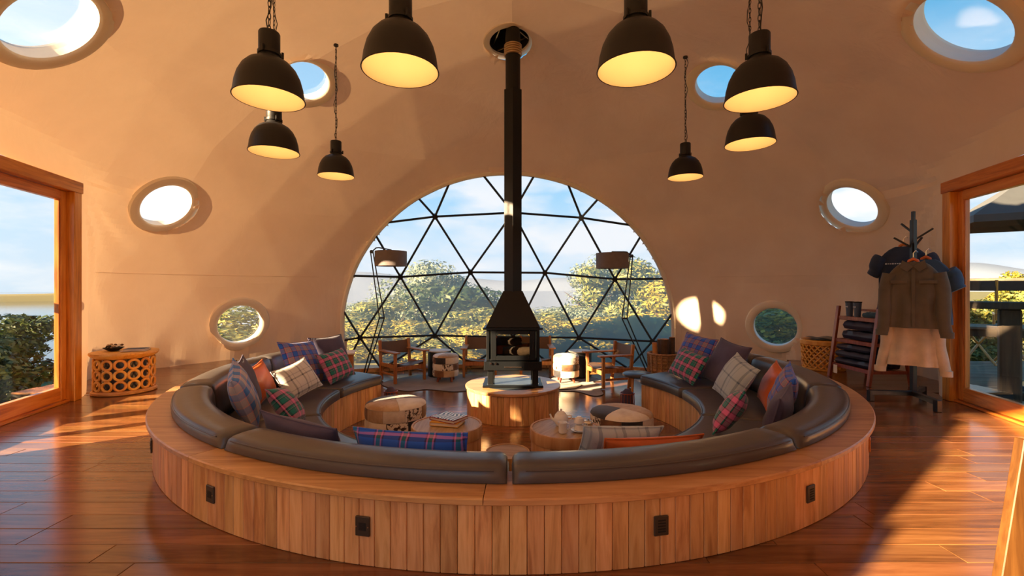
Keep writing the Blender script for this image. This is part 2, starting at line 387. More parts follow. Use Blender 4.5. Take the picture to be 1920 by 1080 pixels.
# ------------------------------------------------------------------ the dome tent
DC = (0.0, 5.3); DA, DBB, DBF, DH = 5.75, 4.1, 6.2, 4.75
DOOR_Y0, DOOR_Y1, DOOR_H = 4.90, 2.68, 2.34
def door_x(y): return 4.72 - .275 * (4.9 - y)
def sstep(a, b, x):
    t = np.clip((x - a) / (b - a), 0, 1); return t * t * (3 - 2 * t)
def facet_scale(U):
    """distance to a geodesic polyhedron with 320 faces, in direction U (unit vectors), relative to its corners"""
    import bmesh
    bm = bmesh.new(); bmesh.ops.create_icosphere(bm, subdivisions=3, radius=1.0)
    rot = RZ(math.radians(18)) 
    nrm = np.array([tuple(rot @ f.normal) for f in bm.faces]); d = np.array([f.verts[0].co.dot(f.normal) for f in bm.faces]); bm.free()
    out = np.empty(len(U))
    for i in range(0, len(U), 4000):
        q = U[i:i + 4000] @ nrm.T; out[i:i + 4000] = np.min(np.where(q > .2, d / np.maximum(q, 1e-6), 9), axis=1)
    return out
def dome_grid(nt=480, nphi=120):
    th = np.arange(nt) * 2 * PI / nt; ph = np.linspace(0, PI / 2 * .9995, nphi + 1)
    T, P = np.meshgrid(th, ph, indexing='ij')
    U = np.stack([np.cos(P) * np.cos(T), np.cos(P) * np.sin(T), np.sin(P)], -1).reshape(-1, 3)
    k = 1 - (1 - facet_scale(U)) * 0.9
    V = U * k[:, None]
    V[:, 0] *= DA; V[:, 1] *= np.where(V[:, 1] > 0, DBB, DBF); V[:, 2] *= DH
    V[:, 1] += DC[1]; V[:, 0] += DC[0]
    V = V.reshape(nt, nphi + 1, 3)
    low = np.repeat(V[:, :1], 5, axis=1).copy(); low[:, :, 2] = np.linspace(-.5, -.1, 5)[None]
    V = np.concatenate([low, V], axis=1); nr = V.shape[1]; V = V.reshape(-1, 3)
    # the liner is drawn in to the two door frames
    ax = np.abs(V[:, 0]); xd = door_x(V[:, 1]) - .02
    wy = sstep(DOOR_Y1 - 1.1, DOOR_Y1 - .1, V[:, 1]) * (1 - sstep(DOOR_Y0 + .02, DOOR_Y0 + 1.3, V[:, 1]))
    wz = 1 - sstep(DOOR_H + .02, DOOR_H + 1.1, V[:, 2])
    nx = ax + (np.minimum(ax, xd) - ax) * wy * wz; V[:, 0] = np.sign(V[:, 0]) * nx
    yy, zz = V[:, 1], V[:, 2]; ang = np.arctan2(DOOR_H + .05 - zz, np.maximum(yy - 4.85, .02))
    wf = sstep(4.98, 5.25, yy) * (1 - sstep(5.7, 6.5, yy)) * (1 - sstep(2.35, 2.9, zz)) * sstep(.15, .6, zz) * (np.abs(V[:, 0]) > 3)
    V[:, 0] -= np.sign(V[:, 0]) * wf * .032 * (np.sin(ang * 15) * .7 + np.sin(ang * 27 + 1) * .4)
    tt = np.arctan2(yy - DC[1], V[:, 0]); wb = (1 - sstep(.1, .75, zz)) * (zz > -.05) * (yy > 5.2)
    q = 1 - wb * .0035 * (np.sin(tt * 60 + 4 * zz) + .6 * np.sin(tt * 97 + 2)); V[:, 0] *= q; V[:, 1] = DC[1] + (yy - DC[1]) * q
    F = []
    for i in range(nt):
        j = (i + 1) % nt
        for q in range(nr - 1): F.append((i * nr + q, j * nr + q, j * nr + q + 1, i * nr + q + 1))
    return V, F, nr
DV, DF, NR = dome_grid()
BVH = BVHTree.FromPolygons([tuple(v) for v in DV], DF)
def dome_hit(px, py):
    h = BVH.ray_cast(Vector((0, 0, CAMH)), ray(px, py).normalized()); n = h[1]
    p = h[0]
    if n.dot(Vector((0, 4.9, 1.2)) - p) < 0: n = -n
    return p, n                              # normal points into the room
def dome_up(x, y):
    h = BVH.ray_cast(Vector((x, y, 1.0)), Vector((0, 0, 1))); return h[0].z

PORTS = [(95, 45, .36, 'round porthole high in the left corner of the tent, above the left door'), (571, 152, .30, 'round porthole high on the left, behind the large pendant lamps'),
         (312, 385, .33, 'round porthole at eye level beside the left door, showing pale sky'), (450, 608, .33, 'low round porthole on the left wall behind the curved bench'),
         (1803, 52, .37, 'large round porthole high in the right corner showing deep blue sky'), (1347, 158, .30, 'round porthole high on the right, half hidden by a pendant lamp'),
         (1597, 388, .33, 'round porthole at eye level on the right wall above the clothes'), (1453, 613, .33, 'low round porthole on the right wall behind the bench')]
holes = []
for px, py, r, lab in PORTS:
    p, n = dome_hit(px, py); holes.append((p, n, r + .072))
fp, fn = dome_hit(955, 78); holes.append((fp, fn, .31))
def cut(V, F):
    dead = np.zeros(len(V), bool)
    for c, n, r in holes:
        c = np.array(c); n = np.array(n); d = V - c; near = np.linalg.norm(d, axis=1) < r + .5
        t = d - (d @ n)[:, None] * n; rho = np.linalg.norm(t, axis=1) + 1e-9
        sn = near & (np.abs(rho - r) < .056); V[sn] += (t * (r / rho - 1)[:, None])[sn]
        dead |= near & (rho <= r + .001)
    # the big arched window
    x = (V[:, 0] - ARCH[0]) / ARCH[2]; z = (V[:, 2] - ARCH[1]) / ARCH[3]; back = V[:, 1] > 6.2
    s = np.where(z > 0, np.hypot(x, z), np.abs(x))
    sn = back & (np.abs(s - 1) < .018); up = sn & (z > 0)
    V[sn, 0] = ARCH[0] + (V[sn, 0] - ARCH[0]) / s[sn]; V[up, 2] = ARCH[1] + (V[up, 2] - ARCH[1]) / s[up]
    dead |= back & (s <= 1.001)
    # the two side doors and the entrance behind the camera
    dead |= (np.abs(V[:, 0]) > 3.3) & (V[:, 1] < DOOR_Y0 + .03) & (V[:, 1] > DOOR_Y1 - .03) & (V[:, 2] < DOOR_H + .02)
    dead |= (V[:, 1] < .8) & (V[:, 0] > -1.88) & (V[:, 0] < -.1) & (V[:, 2] < 2.3)
    return [f for f in F if not all(dead[i] for i in f)]
tp = dome_hit(960, 325)[0]; lp = dome_hit(641, 600)[0]; rp = dome_hit(1263, 600)[0]
ARCH = ((lp.x + rp.x) / 2, .35, (rp.x - lp.x) / 2, tp.z - .35)
DF2 = cut(DV, DF)
def build_dome():
    used = sorted({i for f in DF2 for i in f}); mp = {q: i for i, q in enumerate(used)}
    b = MB(); b.v = [tuple(DV[i]) for i in used]; b.f = [tuple(mp[i] for i in f) for f in DF2]
    o = b.build('wall_dome', M['canvas'], smooth=7)
    tag(o, 'cream canvas lining of the dome tent with soft creases', 'tent wall', kind='structure')
    return o
dome = build_dome()
def seam(z, a0, a1):
    pts = []
    for a in np.arange(a0, a1, 1.0):
        d = Vector((math.cos(deg_(a)), math.sin(deg_(a)), 0)); h = BVH.ray_cast(Vector((0, 5.3, z)), d)
        if h[0] is not None: pts.append(h[0] - d * .002)
    MB().tube(pts, .0035, 5).build('seam', M['canvas'], dome)
deg_ = math.radians
seam(1.40, 3, 40); seam(1.40, 140, 177)
def frame_of(n):
    n = Vector(n).normalized(); u = Vector((0, 0, 1)).cross(n).normalized(); w = n.cross(u); return Matrix((u, w, n)).transposed()
for k, (px, py, r, lab) in enumerate(PORTS):
    c, n, _ = holes[k]; R = frame_of(n)
    t = thing('window_%d' % (k + 2), lab, 'window', c, kind='structure'); t.rotation_euler = R.to_euler()
    MB().lathe([(r, -.05), (r - .004, .012), (r + .015, .032), (r + .07, .040), (r + .115, .028), (r + .134, -.004), (r + .07, -.02), (r, -.05)], 48).build('rim', M['canvas_rim'], t)
    MB().lathe([(r, -.03), (r, -.11), (r + .02, -.11), (r + .02, -.03), (r, -.03)], 48).build('sleeve', M['canvas_rim'], t)
    MB().lathe([(.0005, -.09), (r + .005, -.09), (r + .005, -.094), (.0005, -.094)], 48).build('pane', M['portglass'], t)

# the flue opening in the roof
def flue_opening():
    R = frame_of(fn); t = thing('trim_1', 'round dark roof opening around the top of the stovepipe', 'roof opening', fp, kind='structure'); t.rotation_euler = R.to_euler()
    MB().lathe([(.28, -.03), (.275, .01), (.30, .02), (.355, .012), (.365, 0), (.31, -.015), (.28, -.03)], 40).build('collar', M['canvas_rim'], t)
    MB().lathe([(.29, .008), (.29, -.42), (.0005, -.42), (.0005, -.44), (.31, -.44), (.33, .004), (.29, .008)], 40).build('drum', M['dark'], t)
    for a in (.35, 2.45, 4.6):
        p = Vector((.28 * math.cos(a), .28 * math.sin(a), -.05)); q = Vector((.28 * math.cos(a + 1.9), .28 * math.sin(a + 1.9), -.12))
        MB().bar(p, q, .014, .014).build('brace', M['brushed'], t)
flue_opening()

# ------------------------------------------------------------------ the arched geodesic window
def big_window():
    t = thing('window_1', 'wide arched clear window with black triangular geodesic bars', 'window', (0, 0, 0), kind='structure')
    PX = dict(A0=(962, 397), A1=(815, 404), A2=(1090, 406), B0=(751, 518), B1=(882, 509), B2=(1022, 510), B3=(1153, 522),
              C0=(675, 632), C1=(816, 628), CM=(962, 631), C2=(1085, 632), C3=(1224, 639))
    PT = {}
    inn = Vector((0, 5.3, 1.0))
    for k, (x, y) in PX.items():
        p, n = dome_hit(x, y); PT[k] = p + n * .05
    def on_arch(x, y):
        p, n = dome_hit(x, y); q = Vector(((p.x - ARCH[0]) / ARCH[2], (p.z - ARCH[1]) / ARCH[3])); s = q.length if q.y > 0 else abs(q.x)
        xx = ARCH[0] + (p.x - ARCH[0]) / s; zz = ARCH[1] + ((p.z - ARCH[1]) / s if q.y > 0 else p.z - ARCH[1])
        h = BVH.ray_cast(Vector((xx, 6.0, zz)), Vector((0, 1, 0))); return h[0] + Vector((0, -.03, 0))
    for k, xy in dict(E1=(784, 371), E2=(844, 343), E3=(905, 328), E4=(1002, 330), E5=(1063, 345), E6=(1121, 374), L1=(724, 418), L2=(706, 441), L3=(663, 518), L4=(646, 581), L5=(642, 638),
                      R1=(1185, 423), R2=(1201, 442), R3=(1245, 523), R4=(1257, 586), R5=(1262, 642)).items(): PT[k] = on_arch(*xy)
    zf = -DROP + .06
    for k, x in (('D1', -2.55), ('D2', -.85), ('D3', .85), ('D4', 2.3), ('L6', ARCH[0] - ARCH[2]), ('R6', ARCH[0] + ARCH[2])):
        h = BVH.ray_cast(Vector((x, 6.0, zf)), Vector((0, 1, 0))); PT[k] = h[0] + Vector((0, -.05, 0))
    E_ = '''A1-A0 A0-A2 A1-B0 A1-B1 A0-B1 A0-B2 A2-B2 A2-B3 B0-B1 B1-B2 B2-B3 B0-C0 B0-C1 B1-C1 B1-CM B2-CM B2-C2 B3-C2 B3-C3 C0-C1 C1-CM CM-C2 C2-C3
    A1-E1 A1-E2 A0-E3 A0-E4 A2-E5 A2-E6 A1-L1 A2-R1 B0-L2 B0-L3 B3-R2 B3-R3 C0-L4 C0-L5 C3-R4 C3-R5 C0-D1 C0-L6 C1-D1 C1-D2 C2-D3 C2-D4 C3-D4 C3-R6 CM-D2 CM-D3'''.split()
    for e in E_:
        a, b = e.split('-'); MB().tube([PT[a], PT[b]], .021, 8).build('strut', M['frameblack'], t)
    for k in PX:
        p, n = dome_hit(*PX[k]); MB().cyl((0, 0, -.03), .052, .06, 14).build('hub', M['frameblack'], t, PT[k], frame_of(n).to_euler())
    P_ = '''A1-A0-B1 A0-A2-B2 A1-B0-B1 A0-B1-B2 A2-B2-B3 B0-C0-C1 B0-B1-C1 B1-C1-CM B1-B2-CM B2-CM-C2 B2-B3-C2 B3-C2-C3 C0-C1-D1 C1-CM-D2 C1-D1-D2 CM-C2-D3 CM-D2-D3 C2-C3-D4 C2-D3-D4
    E1-E2-A1 E2-E3-A0-A1 E3-E4-A0 E4-E5-A2-A0 E5-E6-A2 L1-E1-A1 L1-A1-B0-L2 L2-B0-L3 L3-B0-C0-L4 L4-C0-L5 L5-C0-L6 C0-D1-L6 R1-E6-A2 R1-A2-B3-R2 R2-B3-R3 R3-B3-C3-R4 R4-C3-R5 R5-C3-R6 C3-D4-R6'''.split()
    for e in P_:
        ks = e.split('-'); pts = [PT[k] + (PT[k] - inn).normalized() * .035 for k in ks]
        b = MB(); b.add(pts, [tuple(range(len(pts)))]); b.build('pane', M['pvc'], t, smooth=0)
    # pale hem round the opening and the timber kerb at its foot
    pts = []
    for i in range(61):
        a = PI * i / 60; x = ARCH[0] - ARCH[2] * math.cos(a); z = ARCH[1] + ARCH[3] * math.sin(a)
        h = BVH.ray_cast(Vector((x, 6.0, z)), Vector((0, 1, 0))); pts.append(h[0] + Vector((0, -.01, 0)))
    lo = [Vector((p.x, p.y, -DROP)) for p in (pts[0], pts[-1])]
    for q in (.75, .5, .25):
        pts.insert(0, pts[0].lerp(lo[0], .34)); pts.append(pts[-1].lerp(lo[1], .34))
    pts = [lo[0]] + pts + [lo[1]]
    MB().tube(pts, .045, 8).build('hem', M['canvas_rim'], t)
    kp = []
    for i in range(25):
        x = ARCH[0] - ARCH[2] * .995 + 2 * ARCH[2] * .995 * i / 24; h = BVH.ray_cast(Vector((x, 6.0, -.4)), Vector((0, 1, 0))); kp.append(h[0])
    for a, b_ in zip(kp[:-1], kp[1:]):
        MB().bar(a + Vector((0, 0, .0)), b_ + Vector((0, 0, .0)), .10, .09, .01).build('kerb', M['ledge'], t)
big_window()

# ------------------------------------------------------------------ floors
BC = (-.01, 4.98); BR = 3.09                        # centre and outer radius of the ring bench
def ell_x(y):
    t = (y - DC[1]) / (DBB if y > DC[1] else DBF); x = DA * math.sqrt(max(0, 1 - t * t))
    if DOOR_Y1 - .3 < y < DOOR_Y0 + .3: x = min(x, door_x(min(max(y, DOOR_Y1), DOOR_Y0)) + .10)
    return x
def planks(z_top, rows, spans, keep):
    near, far = [], []
    for y in rows:
        for x0, x1 in spans(y):
            x = x0 - random.uniform(0, 1.4)
            while x < x1:
                l = random.uniform(1.1, 2.2); a, b = max(x, x0), min(x + l, x1); x += l
                if b - a > .03: (near if keep(y, a, b) else far).append((a, b, y))
    return near, far
PW = .14
def upper_spans(y):
    X = ell_x(y)
    if y > 6.35: X2 = 2.74 + max(0, y - 6.45) * 1.75      # back edge of the raised floor, out from the bench ends
    else: X2 = 0
    d = y - BC[1]; xb = math.sqrt(max(0, 2.80 ** 2 - d * d)) if abs(d) < 2.80 else 0
    xb = max(xb, X2)
    if X - xb < .06: return []
    return [(-X, -xb), (xb, X)] if xb > 0 else [(-X, X)]
def in_view(y, a, b): return 1.5 < y < 4.0 and (a < .95 * 1.2 * y + .3 and b > -.95 * 1.2 * y - .3)
floor = thing('floor', 'glossy reddish teak boards of the raised floor around the ring bench', 'floor', (0, 0, 0), kind='structure')
rows = [-.75 + PW * i for i in range(int(8.6 / PW))]
near, far = planks(0, rows, upper_spans, in_view)
for a, b, y in near:
    MB().box(((a + b) / 2, y, -.011 + random.uniform(-.0008, .0006)), (b - a - .002, PW - .0025, .022), None, .0018).build('floor_board', M['floor'], floor, smooth=0)
fb = MB()
for a, b, y in far: fb.box(((a + b) / 2, y, -.011 + random.uniform(-.0008, .0006)), (b - a - .002, PW - .0025, .022))
tag(fb.build('floor_boards', M['floor'], floor, smooth=0), kind='stuff')
sb = MB()
for y in rows:
    for a, b in upper_spans(y): sb.box(((a + b) / 2, y, -.24), (b - a, PW, .42))
sb.build('subfloor', M['dark'], floor, smooth=0)
pit = thing('floor_pit', 'lower teak floor inside the ring bench and below the arched window', 'floor', (0, 0, 0), kind='structure')
_, low = planks(0, [2.0 + PW * i for i in range(int(7.6 / PW))], lambda y: [(-min(3.9, ell_x(y)), min(3.9, ell_x(y)))] if ell_x(y) > .1 else [], lambda *a: False)
lb = MB()
for a, b, y in low: lb.box(((a + b) / 2, y, -DROP - .011 + random.uniform(-.0006, .0004)), (b - a - .002, PW - .002, .022))
tag(lb.build('floor_boards', M['floor'], pit, smooth=0), kind='stuff')
MB().box((0, 5.8, -DROP - .06), (9, 8.2, .06)).build('subfloor', M['dark'], pit)

# ------------------------------------------------------------------ doors
def side_door(s, name, label):
    t = thing(name, label, 'door', (0, 0, 0), kind='structure')
    P0 = Vector((s * door_x(DOOR_Y0), DOOR_Y0, 0)); P1 = Vector((s * door_x(DOOR_Y1), DOOR_Y1, 0)); d = (P1 - P0); L = d.length; d.normalize(); up = Vector((0, 0, 1))
    n = Vector((-s, 0, 0)); n = (n - d * n.dot(d)).normalized()                  # into the room
    t.location = P0; R = Matrix((d, up.cross(d), up)).transposed(); t.rotation_euler = R.to_euler(); q = 1 if (up.cross(d)).dot(n) > 0 else -1
    def bx(name, x0, x1, y0, y1, z0, z1, m, bev=.006, par=t):
        return MB().box(((x0 + x1) / 2, q * (y0 + y1) / 2, (z0 + z1) / 2), (x1 - x0, y1 - y0, z1 - z0), None, bev).build(name, m, par, smooth=0)
    for a in (0, L - .12): bx('frame_post', a, a + .12, -.12, .06, 0, DOOR_H - .12, M['doorwood'])
    bx('frame_head', -.02, L + .02, -.12, .065, DOOR_H - .12, DOOR_H, M['doorwood_h']); bx('sill', .0, L, -.12, .02, 0, .025, M['doorwood_h'])
    n_l = 2; lw = (L - .24) / n_l
    for k in range(n_l):
        a = .12 + k * lw; b = a + lw; leafp = bx('leaf_stile', a, a + .085, -.07, -.01, .03, DOOR_H - .125, M['doorwood'])
        bx('leaf_stile', b - .085, b, -.07, -.01, .03, DOOR_H - .125, M['doorwood'])
        bx('leaf_rail', a + .085, b - .085, -.07, -.01, .03, .17, M['doorwood_h']); bx('leaf_rail', a + .085, b - .085, -.07, -.01, DOOR_H - .225, DOOR_H - .125, M['doorwood_h'])
        for x0, x1 in ((a + .085, a + .102), (b - .102, b - .085)): bx('glazing_bead', x0, x1, -.06, -.018, .17, DOOR_H - .225, M['doorwood'], .003)
        bx('glass_pane', a + .09, b - .09, -.043, -.037, .165, DOOR_H - .22, M['glass'], 0)
    return t
side_door(-1, 'door_1', 'glazed orange timber door in the left wall, looking out over the lake')
side_door(1, 'door_2', 'glazed orange timber door in the right wall, looking out to the deck furniture')

# ------------------------------------------------------------------ the ring bench
def deg(a): return math.radians(a)
def ringp(a, r, z=0.0): return Vector((BC[0] + r * math.sin(deg(a)), BC[1] - r * math.cos(deg(a)), z))
AEND = 120.0; ZS = .06                           # the ring is open at the back; height of the seat cushions
LEDGE_Z = .335
def ring_bench():
    t = thing('ring_bench', 'round sunken timber bench clad in upright teak boards, open towards the window', 'bench', (BC[0], BC[1], 0))
    c = (0, 0)
    body = [(1.995, -DROP), (1.995, -.065), (2.745, -.065), (2.85, .295), (BR - .03, .295), (BR - .03, .0), (2.72, -.0), (2.72, -DROP)]
    MB().sweep(body, c, -deg(AEND), deg(AEND), 96).build('carcass', M['darkwood'], t)
    # top ledge in eight lengths with butt joints
    cuts = [-120, -98, -66, -36, -4, 27, 38, 68, 96, 120]
    cuts = [-120, -96, -64, -32, -2, 30, 62, 95, 120]
    for a0, a1 in zip(cuts[:-1], cuts[1:]):
        MB().sweep([(2.84, LEDGE_Z - .03), (2.84, LEDGE_Z), (BR + .028, LEDGE_Z), (BR + .034, LEDGE_Z - .006), (BR + .034, LEDGE_Z - .026), (BR + .03, LEDGE_Z - .03)], c, deg(a0) + .0006, deg(a1) - .0006, 24).build('ledge_board', M['ledge'], t)
    # outer cladding: one board after another
    me = MB().box((0, 0, .1515), (.0705, .024, .301), None, .003).mesh('outer_board', M['plank'], 0)
    n = 152; st = .0731 / BR
    for i in range(n):
        a = (i - n / 2 + .5) * st
        if abs(a) > deg(AEND): continue
        put('outer_board', me, t, ((BR - .014) * math.sin(a), -(BR - .014) * math.cos(a), 0), (0, 0, a))
    hi = DROP - .07; me = MB().box((0, 0, hi / 2), (.0715, .018, hi), None, .003).mesh('inner_board', M['plank'], 0)
    st = .0735 / 1.984
    for s in (-1, 1):
        for i in range(30):
            a = s * (deg(AEND) - .019 - i * st); put('inner_board', me, t, (1.984 * math.sin(a), -1.984 * math.cos(a), -DROP), (0, 0, a))
    # closed ends of the ring
    for s in (-1, 1):
        for i in range(10):
            r = 2.04 + i * .0735; h = DROP - .075 if i < 9 else DROP
            p = Vector((r * math.sin(s * deg(AEND)), -r * math.cos(s * deg(AEND)), -DROP))
            tdir = Vector((s * math.cos(s * deg(AEND)), s * math.sin(s * deg(AEND)), 0)) * .011
            MB().box((0, 0, h / 2), (.018, .0715, h), None, .003).build('end_board', M['plank'], t, p + tdir, (0, 0, s * deg(AEND)), smooth=0)
    return t
ring_bench()
SEG = [-120, -94.5, -63, -31, 0, 31, 63, 94.5, 120]
NAMES = ['at the left open end of the ring', 'on the left beside the low porthole', 'on the left nearest the left door', 'at the front left', 'at the front right', 'on the right nearest the coat rack', 'on the right beside the yellow lattice stool', 'at the right open end of the ring']
NAMES = ['at the open left end of the ring bench', 'second from the left end of the ring bench', 'third from the left end of the ring bench', 'left of the centre joint, nearest the camera', 'right of the centre joint, nearest the camera', 'third from the right end of the ring bench', 'second from the right end of the ring bench', 'at the open right end of the ring bench']
for k in range(8):
    a0, a1 = deg(SEG[k]) + .004, deg(SEG[k + 1]) - .004
    b = MB(); poly = [(2.745, .045), (2.725, .07), (2.715, .14), (2.735, .33), (2.752, .385), (2.785, .408), (2.83, .416), (2.90, .416), (2.95, .411), (2.978, .398), (2.989, .37), (2.985, .339), (2.90, .338), (2.834, .336), (2.832, .29), (2.762, .04)]
    if a1 > a0:
        o = b.sweep(poly, (0, 0), a0, a1, 20, .035, lambda r, z: (.28 < z < .345 and r > 2.75) or (r > 2.75 and z < .3)).build('back_cushion', M['leather'], None, (BC[0], BC[1], 0), smooth=60)
        tag(o, 'grey-brown leather back cushion ' + NAMES[k], 'cushion', 'back cushions of the ring bench')
        pts = [(2.982 * math.sin(a), -2.982 * math.cos(a), .394) for a in np.linspace(a0 + .02, a1 - .02, 24)]
        MB().tube(pts, .004, 6).build('piping', M['leather'], o)
        sp = [(1.93, -.05), (1.925, -.02), (1.925, .03), (1.94, .052), (1.97, .06), (2.4, .066), (2.68, .06), (2.70, .04), (2.70, -.055), (1.96, -.06)]
        o = MB().sweep(sp, (0, 0), a0, a1, 20, .03).build('seat_cushion', M['leather'], None, (BC[0], BC[1], 0), smooth=60)
        tag(o, 'grey-brown leather seat cushion ' + NAMES[k], 'cushion', 'seat cushions of the ring bench')
        pts = [(1.934 * math.sin(a), -1.934 * math.cos(a), .05) for a in np.linspace(a0 + .02, a1 - .02, 24)]
        MB().tube(pts, .005, 6).build('piping', M['leather'], o)
# vent and socket plates let into the cladding
def plate(a, z, kind, label):
    t = thing(kind, label, 'vent' if kind == 'vent_plate' else 'socket', ringp(a, BR + .0, z), deg(a), 'plates on the bench cladding')
    w = .068
    MB().box((0, -.004, 0), (w, .010, .085), None, .003).build('plate', M['ventwood'] if a > 30 else M['vent'], t, smooth=0)
    if kind == 'vent_plate':
        for i in range(5): MB().box((0, -.0095, -.024 + i * .012), (.036, .003, .005)).build('slot', M['slot'], t, smooth=0)
    else:
        MB().box((0, -.0095, 0), (.034, .002, .034), None, .001).build('flap', M['slot'], t, smooth=0)
        for s in (-1, 1): MB().cyl((s * .027, -.0085, 0), .003, .003, 8, None, RX(PI / 2)).build('screw', M['brushed'], t)
def ang_of(px):                                    # bench angle seen at this column on the near outer face
    m = (px - 960) / FPX; best = min(np.arange(-88, 88, .1), key=lambda a: abs((BC[0] + BR * math.sin(deg(a))) - m * (BC[1] - BR * math.cos(deg(a)))) + (9 if abs(a) > 51.5 else 0))
    return float(best)
plate(ang_of(396), .165, 'socket_plate', 'dark square socket plate on the left of the bench front')
plate(ang_of(681), .175, 'socket_plate', 'dark square socket plate left of the bench centre')
plate(ang_of(1238), .175, 'vent_plate', 'dark louvred vent plate right of the bench centre')
plate(ang_of(1519), .165, 'vent_plate', 'wooden louvred vent plate on the right of the bench front')
plate(-50, .16, 'socket_plate', 'socket plate seen edge-on at the far left of the bench'); plate(50.5, .16, 'vent_plate', 'vent plate seen edge-on at the far right of the bench')

# ------------------------------------------------------------------ pillows
def pillow_mesh(w, h, t, seed):
    r = np.random.default_rng(seed); n = 18; b = MB(); ph = r.uniform(0, 6.28, 6)
    def side(s):
        def fn(i, j):
            u, v = 2 * i - 1, 2 * j - 1
            pu = 1 - .07 * (1 - abs(v) ** 2.2) * abs(u) ** 3; pv = 1 - .09 * (1 - abs(u) ** 2.2) * abs(v) ** 3
            prof = max(0, (1 - abs(u) ** 2.4) * (1 - abs(v) ** 2.4)) ** .55
            wr = .05 * math.sin(5 * u + 3 * v + ph[0]) + .04 * math.sin(7 * v - 4 * u + ph[1]) + .06 * math.sin(2.2 * u - 1.4 * v + ph[2])
            bend = .05 * (v * v) * math.sin(ph[3]) * .3
            return (u * pu * w / 2, v * pv * h / 2, s * prof * (t / 2) * (1 + wr) + s * .003 + bend * w)
        return fn
    b.grid(side(1), n, n); b.grid(side(-1), n, n)
    # join the two faces along the edge
    o = n * n; ed = [i * n for i in range(n)] + [(n - 1) * n + j for j in range(1, n)] + [i * n + n - 1 for i in range(n - 2, -1, -1)] + [j for j in range(n - 2, 0, -1)]
    for a, c in zip(ed, ed[1:] + ed[:1]): b.f.append((a, c, c + o, a + o))
    edge = [((Vector(b.v[a]) + Vector(b.v[a + o])) / 2) for a in ed]
    return b, edge
def pillow(a, r, w, h, m, label, tilt=62, dyaw=0, roll=0, t=.15, dz=0.0, seed=0):
    """a, r: place on the ring; the pillow stands on its lower edge and leans outwards against the back cushion"""
    b, edge = pillow_mesh(w, h, t, seed)
    o = b.build('pillow', M[m], smooth=80)
    # local x along the bench, local y up the pillow, local z out of its front face; the front looks to the middle of the ring
    R = RZ(deg(a) + PI + deg(dyaw)) @ RX(deg(tilt)) @ RZ(deg(roll))
    o.rotation_euler = R.to_euler()
    low_ = min((R @ Vector(v)).z for v in b.v)
    o.location = ringp(a, r, .0745 - low_)
    tag(o, label, 'pillow', 'pillows on the ring bench')
    MB().tube(edge, .006, 6, True).build('piping', M[m], o)
    return o
pillow(-111.5, 2.52, .54, .54, 'purple', 'dark purple pillow at the window end of the left bench, behind a pink-green tartan one', 66, -4, 0, .17, seed=1)
pillow(-97, 2.44, .58, .54, 'plaid_blue', 'large blue and brown check pillow leaning on the left back cushion', 64, -6, -4, .17, seed=2)
pillow(-104.5, 2.20, .50, .38, 'tartan', 'small pink and green tartan pillow in front of the dark purple one, left bench', 62, -2, 4, .15, seed=3)
pillow(-82, 2.22, .50, .36, 'check_grey', 'pale grey window-check pillow on the left bench in front of the orange one', 58, -26, 10, .16, seed=4)
pillow(-80, 2.55, .46, .36, 'orange', 'orange leather pillow on the left bench behind the grey check one', 68, -4, 6, .14, seed=5)
pillow(-68.5, 2.54, .44, .46, 'purple', 'purple pillow with a pale lit corner, beside the pale blue check one on the left', 72, -6, 10, .15, seed=6)
pillow(-57, 2.53, .48, .48, 'plaid_pale', 'pale blue and pink check pillow nearest the left back cushion', 70, -8, 14, .16, seed=7)
pillow(-53, 2.24, .46, .36, 'tartan', 'pink and green tartan pillow lying low on the near left of the bench', 52, -12, -14, .15, seed=8)
pillow(-28.5, 2.58, .64, .36, 'purple', 'long dark purple pillow seen from behind at the front left', 72, 2, 3, .14, seed=9)
pillow(-12, 2.56, .66, .37, 'plaid_royal', 'royal blue and pink tartan pillow seen over the front back cushion', 74, 0, -1, .15, seed=10)
pillow(110, 2.50, .54, .54, 'plaid_blue', 'blue and brown check pillow at the window end of the right bench', 64, 4, -6, .16, seed=11)
pillow(103.5, 2.2, .52, .37, 'tartan', 'small pink and green tartan pillow in front of the check one, right bench', 60, 4, -8, .15, seed=12)
pillow(95, 2.46, .56, .54, 'purple', 'large plain purple pillow on the right bench next to the tartan one', 62, 6, -6, .16, seed=13)
pillow(74.5, 2.24, .46, .44, 'check_bluegrey', 'pale blue-grey check pillow on the right bench in front of the orange one', 62, 20, -14, .16, seed=14)
pillow(71.5, 2.54, .44, .40, 'orange', 'orange leather pillow on the right bench behind the blue-grey check one', 68, 4, -9, .14, seed=15)
pillow(60, 2.56, .44, .46, 'plaid_blue', 'blue and pink check pillow tucked against the right back cushion', 72, 6, -10, .15, seed=16)
pillow(46.5, 2.28, .48, .38, 'tartan', 'dark green and pink tartan pillow on the near right of the bench', 58, 10, 12, .15, seed=17)
pillow(48, 2.58, .48, .40, 'purple', 'purple pillow between the tartan and the blue check ones on the near right', 74, 4, -4, .14, seed=18)
pillow(16, 2.34, .54, .31, 'check_bluegrey', 'blue-grey check pillow seen over the front back cushion, behind an orange one', 66, 0, 6, .14, seed=19)
pillow(17.5, 2.57, .64, .31, 'orange', 'orange leather pillow seen from behind at the front right', 70, 0, 4, .13, seed=20)

